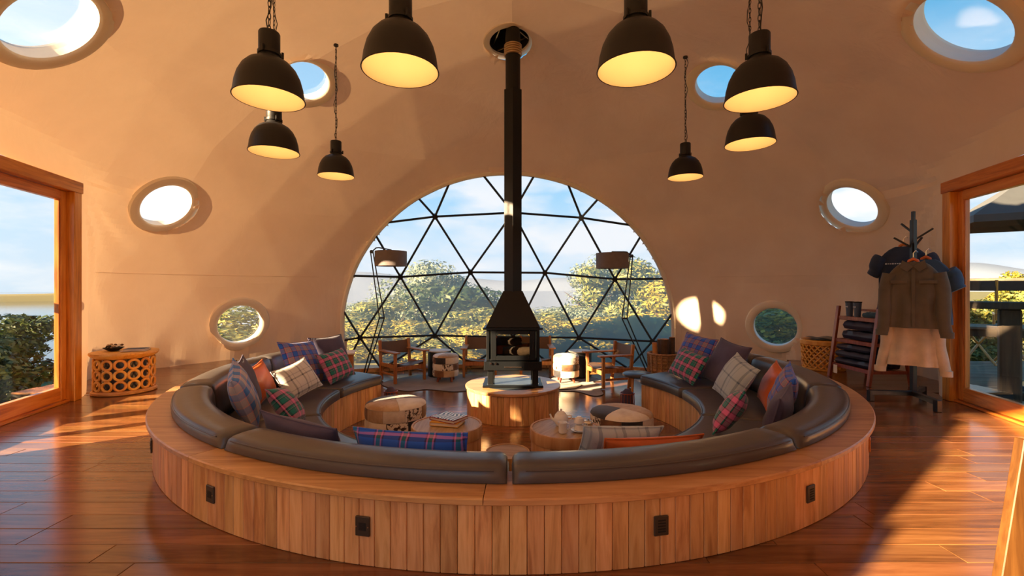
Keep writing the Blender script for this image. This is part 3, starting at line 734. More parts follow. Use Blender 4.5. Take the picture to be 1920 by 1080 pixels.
# ------------------------------------------------------------------ hearth and stove
ZF = -DROP
HC = Vector((.012, 6.0, ZF)); HR, HH = .607, .385
def hearth():
    t = thing('hearth_plinth', 'round teak-boarded plinth under the black stove', 'plinth', HC)
    MB().lathe([(.0005, 0), (HR - .03, 0), (HR - .03, HH - .035), (.0005, HH - .035)], 48).build('core', M['darkwood'], t)
    n = 50; w = 2 * PI * (HR - .012) / n
    me = MB().box((0, 0, (HH - .04) / 2), (w - .002, .022, HH - .04), None, .003).mesh('board', M['plank'], 0)
    for i in range(n):
        a = 2 * PI * i / n; put('board', me, t, ((HR - .014) * math.sin(a), -(HR - .014) * math.cos(a), 0), (0, 0, a))
    MB().lathe([(.40, HH - .035), (HR + .012, HH - .035), (HR + .018, HH - .029), (HR + .018, HH - .006), (HR + .012, HH), (.40, HH), (.40, HH - .035)], 64).build('rim', M['ledge'], t)
    MB().lathe([(.0005, HH - .033), (.402, HH - .033), (.402, HH - .001), (.0005, HH - .001)], 48).build('inlay', M['slate'], t)
hearth()
def stove():
    z0 = ZF + HH; t = thing('wood_stove', 'black cast stove with tapered hood and tall stovepipe', 'stove', (HC.x, HC.y, z0))
    st = M['steel']
    def bx(n, c, s, m=st, bev=.006, par=t): return MB().box(c, s, None, bev).build(n, m, par, smooth=0)
    bx('base_plate', (0, -.0, .014), (.77, .54, .026), st); bx('tray_top', (0, .0, .030), (.66, .44, .006), M['slate'], .002)
    for sx in (-1, 1):
        for sy in (-1, 1): bx('leg', (sx * .285, sy * .19, .125), (.075, .06, .20))
    bx('ash_box', (0, 0, .275), (.735, .52, .115)); bx('ash_handle', (0, -.268, .262), (.22, .014, .012), M['chrome'], .004)
    # fire box: four walls, back and roof left open to the front
    zb, zt = .335, .735; W, D = .68, .46
    bx('side_panel', (-W / 2 + .02, 0, (zb + zt) / 2), (.04, D, zt - zb)); bx('side_panel', (W / 2 - .02, 0, (zb + zt) / 2), (.04, D, zt - zb))
    bx('floor_panel', (0, 0, zb + .012), (W - .08, D, .024)); bx('roof_panel', (0, 0, zt - .012), (W - .08, D, .024))
    for s in (-1, 1): bx('back_frame', (s * .27, D / 2 - .02, (zb + zt) / 2), (.08, .03, zt - zb - .05)); 
    bx('back_frame', (0, D / 2 - .02, zb + .10), (.46, .03, .15), M['firebrick']); 
    MB().box((0, D / 2 - .03, .55), (.46, .006, .28)).build('rear_glass', M['stoveglass'], t, smooth=0)
    d = MB().box((-.245, 0, 0), (.07, .03, .38), None, .005).box((.245, 0, 0), (.07, .03, .38), None, .005).box((0, 0, .165), (.42, .03, .05), None, .005).box((0, 0, -.16), (.42, .03, .06), None, .005).build('door', st, t, (0, -D / 2 - .012, (zb + zt) / 2), smooth=0)
    MB().box((0, 0, .0), (.43, .006, .28)).build('door_glass', M['stoveglass'], d, smooth=0); MB().box((.255, -.03, 0), (.016, .03, .10), None, .004).build('latch', st, d)
    for s in (-1, 1): MB().lathe([(.0005, 0), (.014, 0), (.014, .02), (.0005, .02)], 12).build('air_knob', M['chrome'], t, (-.25 + .03 * s, -.26, .31), (PI / 2, 0, 0))
    # hood
    def ringq(w, d_, z): return [(-w / 2, -d_ / 2, z), (w / 2, -d_ / 2, z), (w / 2, d_ / 2, z), (-w / 2, d_ / 2, z)]
    b = MB(); qs = [ringq(.76, .54, zt), ringq(.76, .54, zt + .022), ringq(.69, .47, zt + .03), ringq(.25, .25, 1.225)]
    for q in qs: b.v += q
    for i in range(3):
        for k in range(4): b.f.append((i * 4 + k, i * 4 + (k + 1) % 4, i * 4 + 4 + (k + 1) % 4, i * 4 + 4 + k))
    b.f += [(0, 3, 2, 1), (12, 13, 14, 15)]; b.build('hood', st, t, smooth=0)
    zz = -z0                                   # heights above the raised floor
    MB().lathe([(.0005, 1.215), (.132, 1.215), (.132, 3.80 + zz), (.0005, 3.80 + zz)], 6, R=RZ(PI / 6)).build('hexagonal_pipe', st, t, smooth=0)
    MB().cyl((0, 0, 3.79 + zz), .098, .50, 24).build('upper_pipe', st, t)
    pr = []
    for i in range(5): pr += [(.104, 4.265 + zz + i * .03), (.118, 4.275 + zz + i * .03), (.118, 4.285 + zz + i * .03), (.104, 4.293 + zz + i * .03)]
    MB().lathe(pr, 24).build('flexible_duct', M['brushed'], t)
    MB().tube([(0, 0, 4.40 + zz), (0, 0, 4.52 + zz), (0, .05, 4.62 + zz), (0, .16, 4.70 + zz)], [.10, .10, .095, .09], 18).build('elbow', M['dark'], t)
    MB().box((.10, -.075, 1.175), (.035, .004, .018), Matrix.Rotation(-.42, 3, 'X'), .001).build('maker_plate', M['chrome'], t)
stove()
for k, (x, z, r, l, yaw, lab, m) in enumerate([(-.06, .555, .055, .34, .15, 'charred split log on top inside the stove', 'embers'), (.05, .458, .06, .36, -.1, 'charred lower log lying inside the stove', 'embers')]):
    z0 = ZF + HH; t = thing('firewood_log', lab, 'log', (HC.x + x, HC.y - .02, z0 + z - (.03 if k else .0)), yaw, 'logs in the stove')
    MB().tube([(-l / 2, 0, 0), (-l / 6, .01, .01), (l / 6, -.005, 0), (l / 2, 0, .008)], [r * .9, r, r * 1.05, r * .9], 9).build('bark', M[m], t)
    for s in (-1, 1): MB().cyl((s * (l / 2 + .001), 0, 0), r * .8, .002, 9, None, RY(PI / 2)).build('cut_end', M['embers'], t)
fl = tag(MB().box((0, 0, 0), (.40, .02, .14), None, .004).build('fire_brick', M['firebrick'], None, (HC.x, HC.y + .14, ZF + HH + .44), smooth=0), 'orange fire brick standing at the back of the stove chamber', 'brick')

# ------------------------------------------------------------------ pendant lamps
def make_pendant(loc, dia, label, wire):
    s = dia / .45; t = thing('pendant_lamp', label, 'lamp', loc, random.uniform(0, 6), 'pendant lamps')
    out = [(.075, .275), (.095, .268), (.135, .245), (.17, .205), (.197, .15), (.213, .09), (.221, .03), (.225, .012), (.228, .0)]
    inn = [(r - .006, z - .004 if i < len(out) - 1 else z) for i, (r, z) in enumerate(out)]
    MB().lathe([(r * s, z * s) for r, z in out], 48).build('shade', M['lampblack'], t, smooth=60)
    MB().lathe([(r * s, z * s) for r, z in reversed(inn)] + [(.0005, .264 * s)], 48).build('shade_lining', M['lampin'], t, smooth=60)
    MB().tube([(.226 * s * math.cos(a), .226 * s * math.sin(a), .002) for a in np.linspace(0, 2 * PI, 40, False)], .004, 6, True).build('rim', M['lampblack'], t)
    h = MB().lathe([(q * s, z * s) for q, z in [(.0005, .27), (.076, .27), (.07, .29), (.066, .295), (.066, .33), (.068, .335), (.068, .45), (.064, .458), (.0005, .458)]], 28).build('housing', M['lampblack'], t)
    MB().lathe([(q * s, z * s) for q, z in [(.067, .302), (.074, .302), (.074, .322), (.067, .322), (.067, .302)]], 28).build('clamp_ring', M['lampblack'], h)
    for a in (0, 2.1, 4.2):
        MB().box((.082 * s * math.cos(a), .082 * s * math.sin(a), .318 * s), (.016 * s, .012 * s, .045 * s), RZ(a), .002).build('clip', M['lampblack'], h)
    MB().lathe([(q * s, z * s) for q, z in [(.0005, .255), (.022, .255), (.022, .21), (.03, .19), (.036, .165), (.03, .14), (.016, .127), (.0005, .124)]], 20).build('bulb', M['bulb'], t)
    zt = dome_up(loc[0], loc[1]) - loc[2]; b = MB(); p = .46 * s; L = .05; k = 0
    while p < zt - .03:
        ax = Vector((1, 0, 0)) if k % 2 else Vector((0, 1, 0)); pts = []
        for q in np.linspace(0, 2 * PI, 10, False): pts.append(Vector((0, 0, p + L * .5)) + ax * .010 * math.cos(q) + Vector((0, 0, 1)) * (L * .56) * math.sin(q))
        b.tube(pts, .0032, 5, True); p += L * .86; k += 1
    b.build('chain', M['frameblack'], t)
    zz = np.linspace(.455 * s, zt, 14)
    MB().tube([(.018 * math.sin(i * 1.7) + .012, .018 * math.cos(i * 1.3), z) if 0 < i < 13 else (0.01, 0, z) for i, z in enumerate(zz)], .004, 6).build('cable', M['frameblack'], t)
    MB().cyl((0, 0, zt - .02), .03, .02, 14).build('ceiling_hook', M['frameblack'], t)
    li = bpy.data.lights.new('bulb_light', 'POINT'); li.energy = LAMP_W; li.color = (1, .56, .22); li.shadow_soft_size = .035
    lo = bpy.data.objects.new('bulb_light', li); COL.objects.link(lo); lo.parent = t; lo.location = (0, 0, .10 * s)
M['bulb'] = emit('bulb_glow', (255, 196, 110), 3.0)
RIMZ = 2.49
for px, py, dia, zd, lab in [(505, 186, .45, 3.12, 'large dark pendant lamp on the left in front of a porthole'), (751, 134, .45, 2.72, 'largest dark pendant lamp left of the stovepipe'),
        (1192, 132, .45, 2.70, 'largest dark pendant lamp right of the stovepipe'), (1424, 188, .45, 3.15, 'large dark pendant lamp on the right overlapping a porthole'),
        (514, 286, .45, 4.4, 'middle-sized pendant lamp hanging just below the large left one'), (630, 331, .44, 5.75, 'smallest pendant lamp on the left, on a long bare chain'),
        (1285, 333, .44, 5.95, 'smallest pendant lamp on the right, on a long bare chain'), (1406, 271, .45, 4.42, 'middle-sized pendant lamp half hidden below the large right one')]:
    p = atd(px, py, zd); make_pendant((p.x, p.y, p.z), dia, lab, 1)

# ------------------------------------------------------------------ hide ottomans, drum tables, stools
def patch_mesh(r0, r1, z0, z1, a0, a1, g, mat):
    """one sewn hide panel on a drum: a slightly bulging shell between two angles"""
    b = MB(); nu, nv = 7, 5
    def fn(off):
        def q(i, j):
            a = a0 + g + (a1 - a0 - 2 * g) * i; z = z0 + .003 + (z1 - z0 - .006) * j
            bul = math.sin(PI * i) ** .5 * math.sin(PI * j) ** .5 if 0 < i < 1 and 0 < j < 1 else 0
            r = (r0 + (r1 - r0) * j) + off + (.006 * bul if off > -.001 else 0); return (r * math.cos(a), r * math.sin(a), z)
        return q
    b.grid(fn(0), nu, nv); b.grid(fn(-.012), nu, nv); o = nu * nv
    ed = [i * nv for i in range(nu)] + [(nu - 1) * nv + j for j in range(1, nv)] + [i * nv + nv - 1 for i in range(nu - 2, -1, -1)] + list(range(nv - 2, 0, -1))
    for p, c in zip(ed, ed[1:] + ed[:1]): b.f.append((p, c, c + o, p + o))
    return b
HIDES = ['hide_white', 'hide_brown', 'hide_white', 'hide_speck', 'hide_black', 'hide_white', 'hide_brown', 'hide_white', 'hide_speck', 'hide_tan']
def ottoman(loc, r, h, label, seed, rows, ncol, legs, top_m, grp):
    rd = random.Random(seed); t = thing('hide_ottoman', label, 'ottoman', loc, rd.uniform(0, 6) if seed < 2 else 0, grp); z0 = legs
    MB().lathe([(.0005, z0), (r - .015, z0), (r - .015, h - .02), (.0005, h - .02)], 32).build('core', M['hide_tan'], t)
    zs = np.linspace(z0, h - .035, rows + 1)
    for k in range(rows):
        ph = rd.uniform(0, 1)
        for i in range(ncol):
            a0 = 2 * PI * (i + ph) / ncol; patch_mesh(r - .002, r - .002, zs[k], zs[k + 1], a0, a0 + 2 * PI / ncol, .004, None).build('hide_patch', M[HIDES[(i * 3 + k * 4 + seed) % 10]], t, smooth=60)
    # domed lid in wedges
    n = len(top_m)
    for i, m in enumerate(top_m):
        a0, a1 = 2 * PI * i / n + .006, 2 * PI * (i + 1) / n - .006
        prof = [(.01, h + .018), (r * .55, h + .014), (r * .86, h), (r * .97, h - .018), (r, h - .035), (r * .97, h - .04), (.01, h - .03)]
        b = MB().lathe(prof, 10, a0=a0, a1=a1); m_ = 11
        for kk in (0, 10): b.f.append(tuple(j * m_ + kk for j in range(len(prof))))
        b.build('lid_panel', M[m], t, smooth=50)
    if legs:
        for i in range(4):
            a = PI / 4 + i * PI / 2; p = Vector((r * .66 * math.cos(a), r * .66 * math.sin(a), z0 + .01)); q = Vector((r * .78 * math.cos(a), r * .78 * math.sin(a), .006))
            MB().tube([q, p], [.02, .026], 10).build('leg', M['redwood'], t)
ottoman((-1.27, 4.96, ZF), .325, .42, 'cowhide patchwork ottoman on the left with a brown and cream lid', 0, 3, 9, 0, ['hide_white', 'hide_brown', 'hide_black', 'hide_tan'], 'cowhide ottomans')
ottoman((1.105, 4.58, ZF), .31, .42, 'cowhide patchwork ottoman on the right with a dark grey patch on its lid', 1, 3, 9, 0, ['hide_tan', 'hide_black', 'hide_white', 'hide_tan'], 'cowhide ottomans')
ottoman((-1.17, 8.0, ZF + .0115), .225, .47, 'small cowhide stool on wooden legs left of the stove', 4, 3, 7, .10, ['hide_white', 'hide_white', 'hide_tan'], 'cowhide stools')
ottoman((.95, 7.95, ZF + .0115), .225, .47, 'small cowhide stool on wooden legs right of the stove', 5, 3, 7, .10, ['hide_white', 'hide_tan', 'hide_white'], 'cowhide stools')
for x, y, lab in ((-1.36, 8.5, 'black drum stool behind the left cowhide stool'), (1.26, 8.42, 'black drum stool behind the right cowhide stool')):
    t = thing('drum_stool', lab, 'stool', (x, y, ZF + .0115), 0, 'black drum stools')
    MB().lathe([(.0005, 0), (.205, 0), (.215, .01), (.215, .44), (.21, .455), (.0005, .455)], 32).build('drum', M['frameblack'], t)
    MB().lathe([(.0005, .455), (.20, .455), (.212, .462), (.212, .474), (.2, .48), (.0005, .484)], 32).build('seat_pad', M['hide_white'], t)
def drum_table(x, y, r, h, lab):
    t = thing('drum_table', lab, 'table', (x, y, ZF), random.uniform(0, 6), 'wooden drum tables')
    MB().lathe([(.0005, 0), (r * .96, 0), (r * .965, h - .11), (r * .955, h - .10), (.0005, h - .10)], 48).build('drum', M['drum'], t)
    MB().lathe([(.0005, h - .10), (r * .99, h - .10), (r, h - .09), (r, h - .012), (r * .985, h), (r * .93, h), (r * .92, h - .01), (.0005, h - .01)], 48).build('tray_rim', M['drum'], t)
    MB().lathe([(.0005, h - .012), (r * .92, h - .012), (r * .92, h - .005), (.0005, h - .005)], 48).build('top', M['drumtop'], t)
drum_table(-.598, 4.17, .325, .40, 'round wooden drum table carrying two books'); drum_table(.482, 4.07, .322, .40, 'round wooden drum table carrying the white tea set')
drum_table(-.035, 3.62, .177, .35, 'smallest round wooden drum stool between the two drum tables')

# ------------------------------------------------------------------ things on the drum tables
ZT = ZF + .4012
def book(loc, w, d, h, rz, cover, top, lab):
    t = thing('book', lab, 'book', loc, rz, 'books on the drum table')
    MB().box((0, 0, h / 2), (w - .008, d - .012, h - .008)).build('pages', M['paper'], t, smooth=0)
    MB().box((0, 0, .002), (w, d, .004)).box((-w / 2 + .002, 0, h / 2), (.004, d, h)).box((0, 0, h - .004), (w, d, .004)).build('cover', M[cover], t, smooth=0)
    MB().box((0.004, 0, h - .0005), (w * .94, d * .94, .003)).build('cover_print', M[top], t, smooth=0)
bp = onz(840, 793, ZT)
book((bp.x, bp.y - .02, ZT), .27, .20, .035, -.25, 'yellowcover', 'yellowcover', 'yellow book lying under the zebra-print one')
book((bp.x + .01, bp.y + .0, ZT + .036), .28, .22, .03, -.55, 'redcover', 'zebra', 'red book with a zebra-print cover on top of the yellow one')
def lathe_thing(name, lab, cat, loc, parts, grp=None, rz=0):
    t = thing(name, lab, cat, loc, rz, grp)
    for n, prof, m in parts: MB().lathe(prof, 28).build(n, M[m], t, smooth=50)
    return t
def cupprof(r0, r1, h, w=.003): return [(.0005, 0), (r0, 0), (r0 + .003, .004), (r1, h), (r1 - w, h), (r0 - .002, .008), (.0005, .008)]
tp_ = onz(1052, 800, ZT)
t = lathe_thing('teapot', 'white china teapot on the right drum table', 'teapot', (tp_.x + .005, tp_.y + .05, ZT), [('body', [(.0005, 0), (.045, 0), (.062, .03), (.066, .06), (.055, .095), (.04, .11), (.0005, .112)], 'china'), ('lid', [(.042, .11), (.03, .123), (.012, .128), (.009, .138), (.012, .146), (.0005, .149)], 'china')])
MB().tube([(-.055, 0, .04), (-.085, 0, .06), (-.1, 0, .10)], [.016, .011, .008], 10).build('spout', M['china'], t); MB().tube([(.055, 0, .085), (.092, 0, .085), (.098, 0, .055), (.06, 0, .035)], .006, 8).build('handle', M['china'], t)
tp2 = onz(1055, 811, ZT)
t = lathe_thing('milk_jug', 'small white milk jug in front of the teapot', 'jug', (tp2.x, tp2.y, ZT), [('body', [(.0005, 0), (.033, 0), (.036, .02), (.034, .06), (.04, .09), (.036, .09), (.03, .06), (.03, .01), (.0005, .01)], 'china')])
MB().tube([(.035, 0, .08), (.062, 0, .07), (.06, 0, .03), (.036, 0, .025)], .005, 8).build('handle', M['china'], t)
for k, (px, py, dz, lab) in enumerate([(1086, 808, 0, 'white cup lying upside down on a stacked saucer, lowest of two'), (1086, 808, .06, 'white cup stacked on top of the other upturned cup')]):
    q = onz(px, py, ZT); t = thing('tea_cup', lab, 'cup', (q.x, q.y, ZT + dz), 0, 'stacked tea cups')
    if k == 0: MB().lathe([(.0005, 0), (.045, 0), (.075, .012), (.074, .015), (.04, .006), (.0005, .006)], 32).build('saucer', M['china'], t)
    MB().lathe([(.045, .012), (.043, .03), (.034, .055), (.02, .062), (.018, .068), (.0005, .066)], 28).build('bowl', M['china'], t); MB().tube([(.04, 0, .025), (.06, 0, .03), (.058, 0, .05), (.034, 0, .05)], .004, 8).build('handle', M['china'], t)
q = onz(1103, 803, ZT)
lathe_thing('sugar_bowl', 'shiny metal sugar bowl beside the stacked cups', 'bowl', (q.x, q.y, ZT), [('bowl', cupprof(.03, .045, .055), 'chrome'), ('lid', [(.045, .055), (.035, .068), (.01, .074), (.008, .084), (.0005, .088)], 'chrome')])

# ------------------------------------------------------------------ rugs
def rug(name, lab, pts, z, m, grp):
    c = Vector((sum(p[0] for p in pts) / len(pts), sum(p[1] for p in pts) / len(pts), 0)); n = len(pts); out = []
    for i in range(n):                          # smooth closed outline
        p0, p1, p2, p3 = (Vector(pts[(i + k - 1) % n]) for k in range(4))
        for u in np.linspace(0, 1, 6, False): out.append(.5 * ((2 * p1) + (p2 - p0) * u + (2 * p0 - 5 * p1 + 4 * p2 - p3) * u * u + (3 * p1 - p0 - 3 * p2 + p3) * u ** 3))
    t = thing(name, lab, 'rug', (c.x, c.y, z), 0, grp)
    MB().prism([(p.x - c.x, p.y - c.y) for p in out], 0, .008).build('hide', M[m], t)
    MB().tube([(p.x - c.x, p.y - c.y, .0052) for p in out], .005, 6, True).build('border', M['rugedge'], t)
def fl_(pl): return [tuple(onz(x, y, ZF).xy) for x, y in pl]
rug('hide_rug', 'wide taupe hide rug under the left chair and stools', fl_([(716, 722), (760, 734), (800, 731), (850, 735), (880, 732), (905, 722), (905, 706), (860, 702), (790, 704), (740, 712)]), ZF + .001, 'rug', 'hide rugs')
rug('hide_rug', 'taupe hide rug with a pointed leg, under the right chair', fl_([(1040, 706), (1070, 702), (1110, 708), (1128, 714), (1112, 717), (1130, 725), (1126, 730), (1131, 740), (1112, 743), (1082, 735), (1045, 733), (1030, 720)]), ZF + .001, 'rug', 'hide rugs')
rug('hide_rug', 'small tan hide rug lying on the right taupe one', fl_([(1046, 725), (1062, 723), (1080, 722), (1090, 724), (1082, 729), (1070, 731), (1046, 732)]), ZF + .0125, 'rugtan', 'hide rugs')

# ------------------------------------------------------------------ sling armchairs
def make_chair(loc, face, lab, w=.64, d=.56):
    """face: direction (x, y) the sitter looks; local -y is the front"""
    t = thing('sling_armchair', lab, 'chair', loc, math.atan2(face[1], face[0]) + PI / 2, 'sling armchairs'); wd = M['chairwood']
    hx, hy = w / 2 - .03, d / 2 - .03
    for sx in (-1, 1):
        MB().box((sx * hx, -hy, .255), (.046, .05, .51), None, .005).build('leg', wd, t, smooth=0)
        MB().bar((sx * hx, hy - .02, 0), (sx * hx, hy + .05, .70), .046, .05, .005).build('leg', wd, t, smooth=0)
        MB().box((sx * hx, -.03, .525), (.115, d + .05, .026), None, .008).build('armrest', wd, t, smooth=0)
        MB().box((sx * hx, -.0, .285), (.03, d - .10, .07), None, .004).build('side_rail', wd, t, smooth=0)
        MB().box((sx * hx, .02, .14), (.024, d - .10, .035), None, .004).build('stretcher', wd, t, smooth=0)
    MB().box((0, -hy, .245), (w - .10, .026, .07), None, .004).build('front_rail', wd, t, smooth=0); MB().box((0, hy - .01, .22), (w - .10, .026, .06), None, .004).build('back_rail', wd, t, smooth=0)
    def seat(off):
        def fn(i, j):
            u, v = 2 * i - 1, 2 * j - 1; z = .315 - .055 * (1 - u * u) - .03 * v + (.0 if abs(u) < .99 else .01); return (u * (hx + .01), v * (hy - .01) - .02, z + off)
        return fn
    def back(off):
        def fn(i, j):
            u, v = 2 * i - 1, j; z = .43 + .25 * v; return (u * (hx + .005), hy + .025 + .045 * (z - .4) / .3 + .035 * (1 - u * u) * (1 - .3 * v) + off, z - .015 * (1 - u * u) * (2 * v - 1))
        return fn
    for n, f in (('seat_sling', seat), ('back_sling', back)):
        b = MB(); b.grid(f(0), 13, 9); b.grid(f(-.007), 13, 9); o = 13 * 9; nu, nv = 13, 9
        ed = [i * nv for i in range(nu)] + [(nu - 1) * nv + j for j in range(1, nv)] + [i * nv + nv - 1 for i in range(nu - 2, -1, -1)] + list(range(nv - 2, 0, -1))
        for p, c in zip(ed, ed[1:] + ed[:1]): b.f.append((p, c, c + o, p + o))
        b.build(n, M['sling'], t, smooth=60)
make_chair((-1.955, 8.12, ZF + .0115), (.40, -.42), 'wooden sling armchair on the left, turned towards the stove')
make_chair((1.64, 7.72, ZF + .0115), (-.46, -.14), 'wooden sling armchair on the right, seen side-on')
make_chair((-.60, 8.6, ZF + .0115), (.02, -1), 'sling armchair half hidden behind the left of the stove')
make_chair((.46, 8.66, ZF + .0115), (.0, -1), 'sling armchair half hidden behind the right of the stove')

# ------------------------------------------------------------------ standing lamps by the window
def floor_lamp(base, elbow, top, shade, lab, s):
    t = thing('floor_lamp', lab, 'lamp', base, 0, 'articulated floor lamps'); b0 = Vector(base)
    e, p, q = Vector(elbow) - b0, Vector(top) - b0, Vector(shade) - b0
    MB().lathe([(.0005, 0), (.15, 0), (.15, .015), (.14, .022), (.0005, .022)], 28).build('base', M['frameblack'], t)
    ox = Vector((.022, 0, 0)); ox2 = Vector((.05, 0, 0))
    for sg in (-1, 1):
        MB().tube([Vector((0, 0, .02)) + ox * sg, e + ox2 * sg * .9], .012, 8).build('lower_rod', M['frameblack'], t)
        MB().tube([e + ox2 * sg * .9, p + ox * sg], .011, 8).build('upper_rod', M['frameblack'], t)
    MB().tube([e - ox2, e + ox2], .016, 10).build('elbow_joint', M['frameblack'], t); MB().cyl(p + Vector((0, -.03, 0)), .03, .06, 14, None, RX(-PI / 2)).build('top_joint', M['frameblack'], t)
    MB().tube([p, p + Vector((s * .08, 0, .07)), p + Vector((s * .13, 0, .075)), Vector((q.x, q.y, q.z + .16))], .011, 8).build('arm', M['frameblack'], t)
    MB().lathe([(.285, -.135), (.285, .135), (.279, .135), (.279, -.135), (.285, -.135)], 40, q).build('shade', M['greyshade'], t)
    MB().tube([q + Vector((0, 0, .17)), q + Vector((0, 0, .02))], .012, 8).build('socket', M['frameblack'], t); MB().lathe([(.0005, .02), (.02, .01), (.03, -.03), (.02, -.06), (.0005, -.07)], 14, q).build('bulb', M['china'], t)
fd = 8.25
floor_lamp(tuple(atd(682, 710, fd).xy) + (ZF,), atd(716, 596, fd), atd(697, 472, fd), atd(733, 485, fd), 'black jointed floor lamp with a grey drum shade on the left of the window', 1)
floor_lamp(tuple(atd(1222, 712, fd - .2).xy) + (ZF,), atd(1171, 597, fd - .2), atd(1184, 480, fd - .2), atd(1148, 489, fd - .2), 'black jointed floor lamp with a grey drum shade on the right of the window', -1)

# ------------------------------------------------------------------ log basket, side tables, small baskets by the bench ends
lb_ = atd(1244, 700, 7.1); LB = (lb_.x, lb_.y, ZF)
t = thing('log_basket', 'tall wicker log basket behind the right end of the bench', 'basket', LB, .1)
prof = []
for i in range(22):
    z = i * .028; prof += [(.20 + .03 * i / 22 + (.006 if i % 2 else 0), z), (.20 + .03 * i / 22 + (.006 if i % 2 else 0), z + .022)]
MB().lathe([(.0005, 0)] + prof + [(.215, .62), (.19, .03), (.0005, .03)], 28).build('weave', M['wicker'], t, smooth=25)
for k in range(18):
    a = 2 * PI * k / 18; MB().tube([(.213 * math.cos(a), .213 * math.sin(a), 0), (.242 * math.cos(a), .242 * math.sin(a), .62)], .008, 6).build('stake', M['wicker'], t)
MB().tube([(.232 * math.cos(a), .232 * math.sin(a), .625) for a in np.linspace(0, 2 * PI, 28, False)], .018, 8, True).build('rim', M['wicker'], t)
for k, (x, y, l, r, lean, lab) in enumerate([(-.115, -.02, .76, .04, .10, 'orange split log at the left of the log basket'), (.0, -.06, .82, .065, .0, 'dark bark log in the middle of the log basket'), (.115, .02, .84, .045, -.08, 'pale round log at the right of the log basket'), (.0, .105, .80, .05, .04, 'short log at the back of the log basket')]):
    o = thing('firewood_log', lab, 'log', (LB[0] + x, LB[1] + y, ZF + .035), 0, 'logs in the basket'); top = Vector((-lean * l * .4, 0, l))
    MB().tube([(0, 0, 0), top * .5 + Vector((.008, 0, 0)), top], [r, r * 1.05, r], 9).build('bark', M['logend'] if k == 0 else M['bark'], o); MB().cyl(top, r * .92, .004, 12).build('cut_end', M['logend'], o)
def chest(loc, rz, w, d, h, lab, pad):
    t = thing('side_table', lab, 'side table', loc, rz, 'side tables at the bench ends')
    MB().box((0, 0, h / 2 + .04), (w, d, h - .10), None, .006).build('body', M['chairwood'], t, smooth=0); MB().box((0, 0, h - .0), (w + .05, d + .05, .03), None, .01).build('top', M[pad], t)
    for i in range(3):
        f = MB().box((0, -d / 2 - .006, .12 + i * (h - .14) / 3), (w - .04, .012, (h - .16) / 3), None, .004).build('drawer', M['chairwood'], t, smooth=0); MB().cyl((0, -d / 2 - .012, .12 + i * (h - .14) / 3), .010, .02, 10, None, RX(PI / 2)).build('knob', M['steel'], f)
    for sx in (-1, 1):
        for sy in (-1, 1): MB().box((sx * (w / 2 - .03), sy * (d / 2 - .03), .045), (.04, .04, .09), None, .004).build('leg', M['chairwood'], t, smooth=0)
p = atd(644, 690, 7.2); chest((p.x - .05, p.y, ZF), .3, .40, .36, .62, 'wooden chest with a pale top behind the left end of the bench', 'hide_white')
p = onz(1185, 708, .0); t = thing('low_stool', 'low grey leather-topped stool beyond the right end of the bench', 'stool', (1.78, 6.42, ZF), 0)
MB().lathe([(.0005, .40), (.19, .40), (.21, .415), (.21, .435), (.19, .45), (.0005, .452)], 32).build('seat_pad', M['leather'], t)
for k in range(4):
    a = PI / 4 + k * PI / 2; MB().tube([(.17 * math.cos(a), .17 * math.sin(a), 0), (.13 * math.cos(a), .13 * math.sin(a), .40)], .018, 8).build('leg', M['chairwood'], t)
for x, y, lab in ((-1.60, 5.98, 'small ribbed basket on the floor at the left end of the bench'), (1.49, 5.86, 'small ribbed basket on the floor at the right end of the bench')):
    t = thing('ribbed_basket', lab, 'basket', (x, y, ZF), 0, 'ribbed baskets at the bench ends')
    MB().cyl((0, 0, 0), .085, .012, 20).build('base', M['redwood'], t)
    for k in range(14):
        a = 2 * PI * k / 14; MB().tube([(.082 * math.cos(a), .082 * math.sin(a), .01), (.09 * math.cos(a), .09 * math.sin(a), .17), (.085 * math.cos(a), .085 * math.sin(a), .29)], .005, 6).build('rib', M['redwood'], t)
    for z in (.15, .29): MB().tube([(.088 * math.cos(a), .088 * math.sin(a), z) for a in np.linspace(0, 2 * PI, 24, False)], .007, 6, True).build('hoop', M['redwood'], t)
    MB().lathe([(.0005, .02), (.07, .03), (.075, .2), (.06, .31), (.03, .345), (.0005, .35)], 16).build('cloth_roll', M['purple'], t)

# ------------------------------------------------------------------ carved stools by the walls
p = onz(222, 733, 0); CS = Vector((-4.50, 5.27, 0))
t = thing('carved_stool', 'round carved stool made of stacked wooden rings, beside the left door', 'stool', CS)
MB().lathe([(.0005, 0), (.285, 0), (.30, .01), (.30, .03), (.285, .045), (.0005, .045)], 48).build('base', M['palewood'], t)
MB().lathe([(.0005, .40), (.26, .40), (.30, .425), (.318, .45), (.315, .468), (.30, .47), (.0005, .462)], 48).build('top', M['yellowwood'], t)
MB().lathe([(.20, .04), (.20, .41)], 32).build('core', M['slate'], t)
ringm = MB().tube([(.050 * math.cos(a), 0, .050 * math.sin(a)) for a in np.linspace(0, 2 * PI, 20, False)], .0145, 8, True).mesh('ring', M['yellowwood'], 60)
for k in range(3):
    for i in range(14):
        a = 2 * PI * i / 14 + .1; put('ring', ringm, t, (.268 * math.sin(a), -.268 * math.cos(a), .104 + k * .118), (0, 0, a))
o = thing('flower_bowl', 'dark bowl of dried flowers on the carved ring stool', 'bowl', CS + Vector((-.15, .02, .4712)))
MB().lathe([(.0005, 0), (.05, 0), (.10, .035), (.096, .035), (.045, .008), (.0005, .008)], 24).build('bowl', M['dark'], o)
